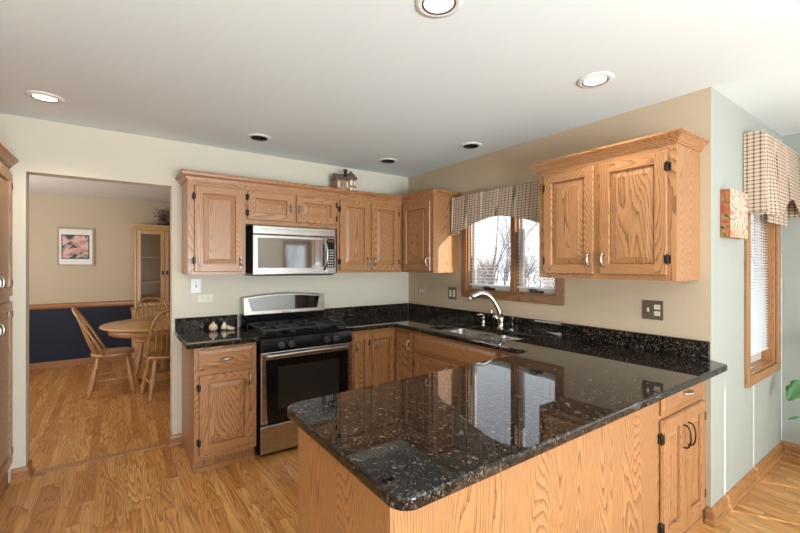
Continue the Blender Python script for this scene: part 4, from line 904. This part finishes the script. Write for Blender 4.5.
def make_chair():
    t = thing('dining_chair', 'x', 'chair', (0, 0, 0), 'windsor chairs around the dining table', local=True)   # faces +y locally
    b = MB(); loops = []; n = 28
    def sh(k, s):
        a = 2*PI*k/n; x = .215*math.cos(a)*(1.0+.07*math.sin(a)); y = .205*math.sin(a); p = 2.6
        m_ = (abs(math.cos(a))**p+abs(math.sin(a))**p)**(-1/p); return (x*m_*s, y*m_*s)
    for s, z in ((.90, .425), (.985, .432), (1.0, .446), (.98, .460), (.80, .458), (.45, .448), (.02, .446)): loops.append([(*sh(k, s), z) for k in range(n)])
    vs = [v for L in loops for v in L]; b.add(vs, [(i*n+k, i*n+(k+1) % n, (i+1)*n+(k+1) % n, (i+1)*n+k) for i in range(6) for k in range(n)], 0, True); b.f.append(list(range(n))); b.m.append(0); b.sm.append(False)
    b.build('seat', CHX, t)
    legs = {}
    for sx in (-1, 1):
        for sy in (-1, 1):
            tp = Vector((sx*.135, sy*.125, .428)); bt = Vector((sx*.205, sy*(.215 if sy < 0 else .195), .002)); legs[(sx, sy)] = (tp, bt)
            q = [(0, .014), (.12, .017), (.2, .021), (.26, .014), (.3, .020), (.36, .015), (.5, .023), (.62, .024), (.70, .015), (.74, .021), (.80, .016), (.9, .019), (.96, .014), (1, .013)]
            b = MB(); b.tube([tp+(bt-tp)*k for k, r_ in q], [r_*1.2 for k, r_ in q], 12); b.build('leg', CHX, t)
    P = lambda s, k: legs[s][0]+(legs[s][1]-legs[s][0])*k
    for sx in (-1, 1):
        a_, c_ = P((sx, -1), .60), P((sx, 1), .60); b = MB(); b.tube([a_+(c_-a_)*k for k in (0, .3, .42, .5, .58, .7, 1)], [.009, .013, .011, .018, .011, .013, .009], 10); b.build('stretcher', CHX, t)
    a_, c_ = (P((-1, -1), .60)+P((-1, 1), .60))/2, (P((1, -1), .60)+P((1, 1), .60))/2; b = MB(); b.tube([a_+(c_-a_)*k for k in (0, .3, .42, .5, .58, .7, 1)], [.009, .013, .011, .017, .011, .013, .009], 10); b.build('stretcher', CHX, t)
    def bow(k):                                         # k in 0..1 along the hoop
        a = PI*k; cs = math.cos(a); x = -.200*math.copysign(abs(cs)**.72, cs)*(1+.16*math.sin(a)); h = math.sin(a)**.60; z = .455+.515*h; return Vector((x, -.075-.26*h-.02*math.sin(a), z))
    b = MB(); b.tube([bow(k/36) for k in range(37)], .0135, 10); b.build('back_bow', CHX, t)
    for i in range(7):
        s = (i-3)/3; bx = s*.135; tx = s*.165; k = math.acos(max(-1, min(1, math.copysign(abs(tx/.225)**(1/.72), -tx))))/PI; tp = bow(k); bt = Vector((bx, -.185+.045*s*s, .458))
        b = MB(); b.tube([bt, bt+(tp-bt)*.3, bt+(tp-bt)*.6, tp], [.0075, .0095, .0075, .005], 8); b.build('spindle', CHX, t)
    return t
ch = make_chair()
spots = [(-.035, 5.66, -90, 'oak bow-back chair seen side-on at the left of the table'), (.46, 5.20, 8, 'oak bow-back chair at the near side of the table with its back to the camera'), (.41, 6.40, 180, 'oak bow-back chair on the far side of the table by the hutch')]
for i, (x, y, a, lb) in enumerate(spots):
    o = ch if i == 0 else copy_tree(ch); o.location = (x, y, 0); o.rotation_euler = (0, 0, math.radians(a)); o['label'] = lb
# hutch
t = thing('china_hutch', 'tall light oak china hutch with glass doors against the dining wall', 'cabinet', (.82, DB-.25, 0))
U0, U1, UYF, UYB = .215, 1.345, DB-.36, DB-.035; Z0, Z1 = .80, 2.02
b = MB(); b.box(U0-.03, U1+.03, DB-.45, UYB, .09, .77); b.box(U0, U1, DB-.41, UYB, .002, .09); b.build('buffet', HUZ, t)
b = MB(); b.box(U0-.045, U1+.045, DB-.47, UYB, .771, .80); b.build('buffet_top', HUZ, t, bevel=.006)
b = MB(); b.box(U0, U0+.02, UYF, UYB, .801, Z1); b.box(U1-.02, U1, UYF, UYB, .801, Z1); b.box(U0+.02, U1-.02, UYB-.012, UYB, .801, Z1); b.box(U0+.02, U1-.02, UYF, UYB-.012, Z1-.02, Z1); b.box(U0+.02, U1-.02, UYF+.001, UYB-.012, .801, .815)
b.build('upper_case', HUZ, t)
for z in (1.18, 1.56): b = MB(); b.box(U0+.021, U1-.021, UYF+.03, UYB-.013, z, z+.018); b.build('shelf', HUZ, t)
hc = [(0, Z1-.05), (.012, Z1-.05), (.02, Z1-.03), (.04, Z1), (.05, Z1+.005), (.05, Z1+.03), (0, Z1+.03)]
b = MB(); b.sweep([(U0, UYB), (U0, UYF-.001), (U1, UYF-.001), (U1, UYB)], hc); b.box(U0+.001, U1-.001, UYF, UYB, Z1+.001, Z1+.03); b.build('crown', HUZ, t)
FH = frame((0, UYF-.001, 0), XP, YN); HBL = plain('black_iron_drop_pull', (.02, .018, .016), .4)
nd = 3; dw = (U1-U0-.05)/nd
for k in range(nd):
    A0 = U0+.025+k*dw+.003; A1 = A0+dw-.006; b = MB(); s_ = .052
    b.fbox(FH, A0, A0+s_, .83, Z1-.055, 0, .02); b.fbox(FH, A1-s_, A1, .83, Z1-.055, 0, .02); b.fbox(FH, A0+s_, A1-s_, .83, .83+s_, 0, .02); b.fbox(FH, A0+s_, A1-s_, Z1-.055-s_, Z1-.055, 0, .02)
    d = b.build('glass_door', HUZ, t, bevel=.003)
    b = MB(); b.fbox(FH, A0+s_-.004, A1-s_+.004, .83+s_-.004, Z1-.051-s_, .008, .011); b.build('door_pane', CGLASS, d)
    hx_ = A1-.026 if k == 0 else A0+.026
    b = MB(); b.lathe([(.008, -.03), (.012, -.01), (.012, .02), (.006, .032)], tuple(FH(hx_, 1.33, .028)), 10); b.build('handle', HBL, d)
    FL = frame((0, DB-.451, 0), XP, YN); d = door_mesh(FL, (A0, A1, .12, .57), .055).build('door', HUZ, t)
    b = MB(); b.lathe([(.008, -.03), (.012, -.01), (.012, .02), (.006, .032)], tuple(FL(hx_, .42, .028)), 10); b.build('handle', HBL, d)
    d = drawer_mesh(FL, (A0, A1, .60, .75)).build('drawer', HUZ, t); b = MB(); b.lathe([(.014, -.012), (.014, .012)], tuple(FL((A0+A1)/2, .675, .03)), 10); b.build('knob', HBL, d)
# dried flower arrangement on the hutch
t = thing('flower_arrangement', 'dark red and white dried flowers in a low pot on the hutch', 'flowers', (.60, DB-.22, Z1+.032))
b = MB(); b.lathe([(.05, 0), (.075, .03), (.07, .07), (.06, .08)], (.60, DB-.22, Z1+.0325), 16); b.build('pot', BR2, t)
rnd = random.Random(3); bs = MB(); bf = MB(); bw = MB()
for k in range(70):
    a = rnd.uniform(0, 2*PI); el = rnd.uniform(.15, 1.5); L = rnd.uniform(.10, .22); p0 = Vector((.60, DB-.22, Z1+.105)); d = Vector((math.cos(a)*math.cos(el), math.sin(a)*math.cos(el)*.7, math.sin(el)))
    p1 = p0+d*L; bs.tube([p0, (p0+p1)/2+Vector((0, 0, .012)), p1], .002, 5)
    (bw if k % 3 == 0 else bf).lathe([(0, -.012), (.013, -.004), (.014, .004), (0, .013)], tuple(p1), 6)
bs.build('stems', BR2, t)['kind'] = 'stuff'; bf.build('dark_blossoms', plain('burgundy_blossom', (.14, .05, .055), .7), t)['kind'] = 'stuff'; bw.build('pale_blossoms', plain('pale_blossom', (.55, .48, .46), .7), t)['kind'] = 'stuff'

# ------------------------------------------------------------------ plant at the right edge
pc = Vector((4.00, .40, 0)); t = thing('potted_plant', 'leafy green houseplant in a pot at the right edge', 'plant', tuple(pc))
b = MB(); b.lathe([(.10, .001), (.13, .20), (.14, .215), (.14, .24), (.125, .24), (.12, .215), (0, .21)], tuple(pc), 28); b.build('pot', plain('terracotta', (.42, .19, .10), .7), t)
def leaf(tip_base, direction, L, W, lobed=True, face=None):
    d = Vector(direction).normalized(); side = d.cross(Vector(face) if face else Vector((0, 0, 1))).normalized(); nrm = side.cross(d).normalized(); b = MB(); n = 16; vs = []
    for i in range(n+1):
        q = i/n; wd = W*math.sin(PI*min(1, q*.93+.07))**.75*(1-.25*q); 
        if lobed: wd *= .78+.32*abs(math.sin(q*PI*2.6))
        c_ = Vector(tip_base)+d*(L*q)+Vector((0, 0, -.10*L*q*q)); 
        for s in (-1, -.5, 0, .5, 1): vs.append(c_+side*(wd*s)+nrm*(.12*W*(abs(s))-.0))
    b.add(vs, [(i*5+k, i*5+k+1, (i+1)*5+k+1, (i+1)*5+k) for i in range(n) for k in range(4)], 0, True); return b
LV = [((3.885, .65, .635), (-.45, .42, -.80), .155, .055), ((4.06, .47, .80), (.1, .3, .5), .20, .07), ((4.06, .36, .76), (.15, -.3, .5), .20, .07), ((4.08, .30, .62), (.2, -.9, .2), .18, .065), ((3.97, .28, .60), (-.15, -.9, .15), .2, .07), ((4.05, .42, .92), (0.05, -.05, 1), .2, .06)]
for tb, dr, L, W in LV:
    b = MB(); p0 = pc+Vector((0, 0, .212)); p1 = Vector(tb); b.tube([p0, p0+(p1-p0)*.45+Vector((0, 0, .05)), p1], [.006, .005, .004], 8); b.build('stem', LEAF, t)
    leaf(tb, dr, L, W, face=((-.9, -.3, .45) if L == .155 else None)).build('leaf', LEAF, t, solid=.0015)
b = MB(); p0 = pc+Vector((0, 0, .212)); b.tube([p0, (3.95, .58, .34), (3.875, .67, .385)], .003, 8); b.build('stem', LEAF, t)
leaf((3.875, .67, .385), (-.3, .3, -.10), .07, .011, False, (-.9, -.3, .45)).build('leaf', LEAF, t, solid=.0015)

# ------------------------------------------------------------------ outdoors beyond the windows
b = MB(); b.box(-60, 90, -60, 90, -.75, -.55)
G_ = struct(b.build('snowy_ground', SNOW))
def bare_tree(x, y, h, r, seed, label, spread=.55, snow=False):
    rg = random.Random(seed); b = MB()
    def grow(p, d, L, rad, depth):
        pts = [p]; rs = [rad]; q = p.copy(); dd = d.copy()
        for k in range(3):
            dd = (dd+Vector((rg.uniform(-.14, .14), rg.uniform(-.14, .14), rg.uniform(-.02, .10)))).normalized(); q = q+dd*(L/3); pts.append(q.copy()); rs.append(rad*(1-.22*(k+1)))
        b.tube(pts, rs, 6 if depth > 1 else 4, 0, False)
        if depth == 0: return
        for k in range(4 if depth > 1 else 5):
            f = rg.uniform(.35, 1.0); i = min(2, int(f*3)); bp = pts[i]+(pts[i+1]-pts[i])*(f*3-i); a = rg.uniform(0, 2*PI)
            nd = (dd*.75+Vector((math.cos(a), math.sin(a), rg.uniform(.0, .5)))*spread).normalized(); grow(bp, nd, L*rg.uniform(.5, .72), rs[i]*.5, depth-1)
    grow(Vector((x, y, -.56)), Vector((0, 0, 1)), h*.55, r, 3)
    return tag(b.build('bare_tree', BARK, org=(x, y, -.55)), label, 'tree', 'bare winter trees outside the windows')
rg = random.Random(11)
def far_enough(x, y, pts, d): return all((x-a)**2+(y-c)**2 > d*d for a, c in pts)
placed = []
for k in range(400):
    if len(placed) >= 30: break
    ang = math.radians(rg.uniform(4, 66)); dist = rg.uniform(7, 30); x, y = 3.0+dist*math.cos(ang), 1.7+dist*math.sin(ang)
    if y < 1.6 or not far_enough(x, y, placed, 2.5): continue
    placed.append((x, y)); bare_tree(x, y, rg.uniform(3.6, 5.2)*(.75+.018*dist), rg.uniform(.04, .085), 100+k, 'bare grey winter tree in the snow outside the windows', .36)
def shrub(x, y, h, seed):
    rg = random.Random(seed); b = MB()
    for k in range(60):
        a = rg.uniform(0, 2*PI); l = rg.uniform(.05, .32); d = Vector((math.cos(a)*l, math.sin(a)*l, 1)).normalized(); p0 = Vector((x+rg.uniform(-.15, .15), y+rg.uniform(-.15, .15), -.555)); p1 = p0+d*h*rg.uniform(.5, .7); b.tube([p0, p1], [.012, .007], 4, 0, False)
        for q in range(5):
            d2 = (d+Vector((rg.uniform(-.6, .6), rg.uniform(-.6, .6), rg.uniform(-.1, .4)))).normalized(); b.tube([p1, p1+d2*h*rg.uniform(.15, .3)], [.006, .003], 4, 0, False)
    return tag(b.build('bare_shrub', BARK, org=(x, y, -.55)), 'leafless twiggy shrub in the snow outside the windows', 'shrub', 'leafless shrubs outside the windows')
far = []
for k in range(900):
    if len(far) >= 60: break
    ang = math.radians(rg.uniform(6, 62)); dist = rg.uniform(31, 52); x, y = 3.0+dist*math.cos(ang), 1.7+dist*math.sin(ang)
    if not far_enough(x, y, far, 5.6) or not far_enough(x, y, placed, 5.0): continue
    far.append((x, y)); bare_tree(x, y, rg.uniform(7.5, 10.5), rg.uniform(.10, .16), 900+k, 'bare grey winter tree in the snow outside the windows', .36)
pls = []
for k in range(300):
    if len(pls) >= 16: break
    ang = math.radians(rg.uniform(8, 62)); dist = rg.uniform(6, 13); x, y = 3.0+dist*math.cos(ang), 1.7+dist*math.sin(ang)
    if y < 1.8 or not far_enough(x, y, placed, 1.5) or not far_enough(x, y, pls, 1.6): continue
    pls.append((x, y)); shrub(x, y, rg.uniform(1.9, 2.6), 300+k)
for k, (x, y) in enumerate(((3.2, -9.0), (5.0, -10.5), (6.8, -8.5), (8.5, -11), (4.3, -14), (7.6, -15))):
    bare_tree(x, y, 5.5, .08, 700+k, 'bare grey winter tree in the snow outside the windows', .45)
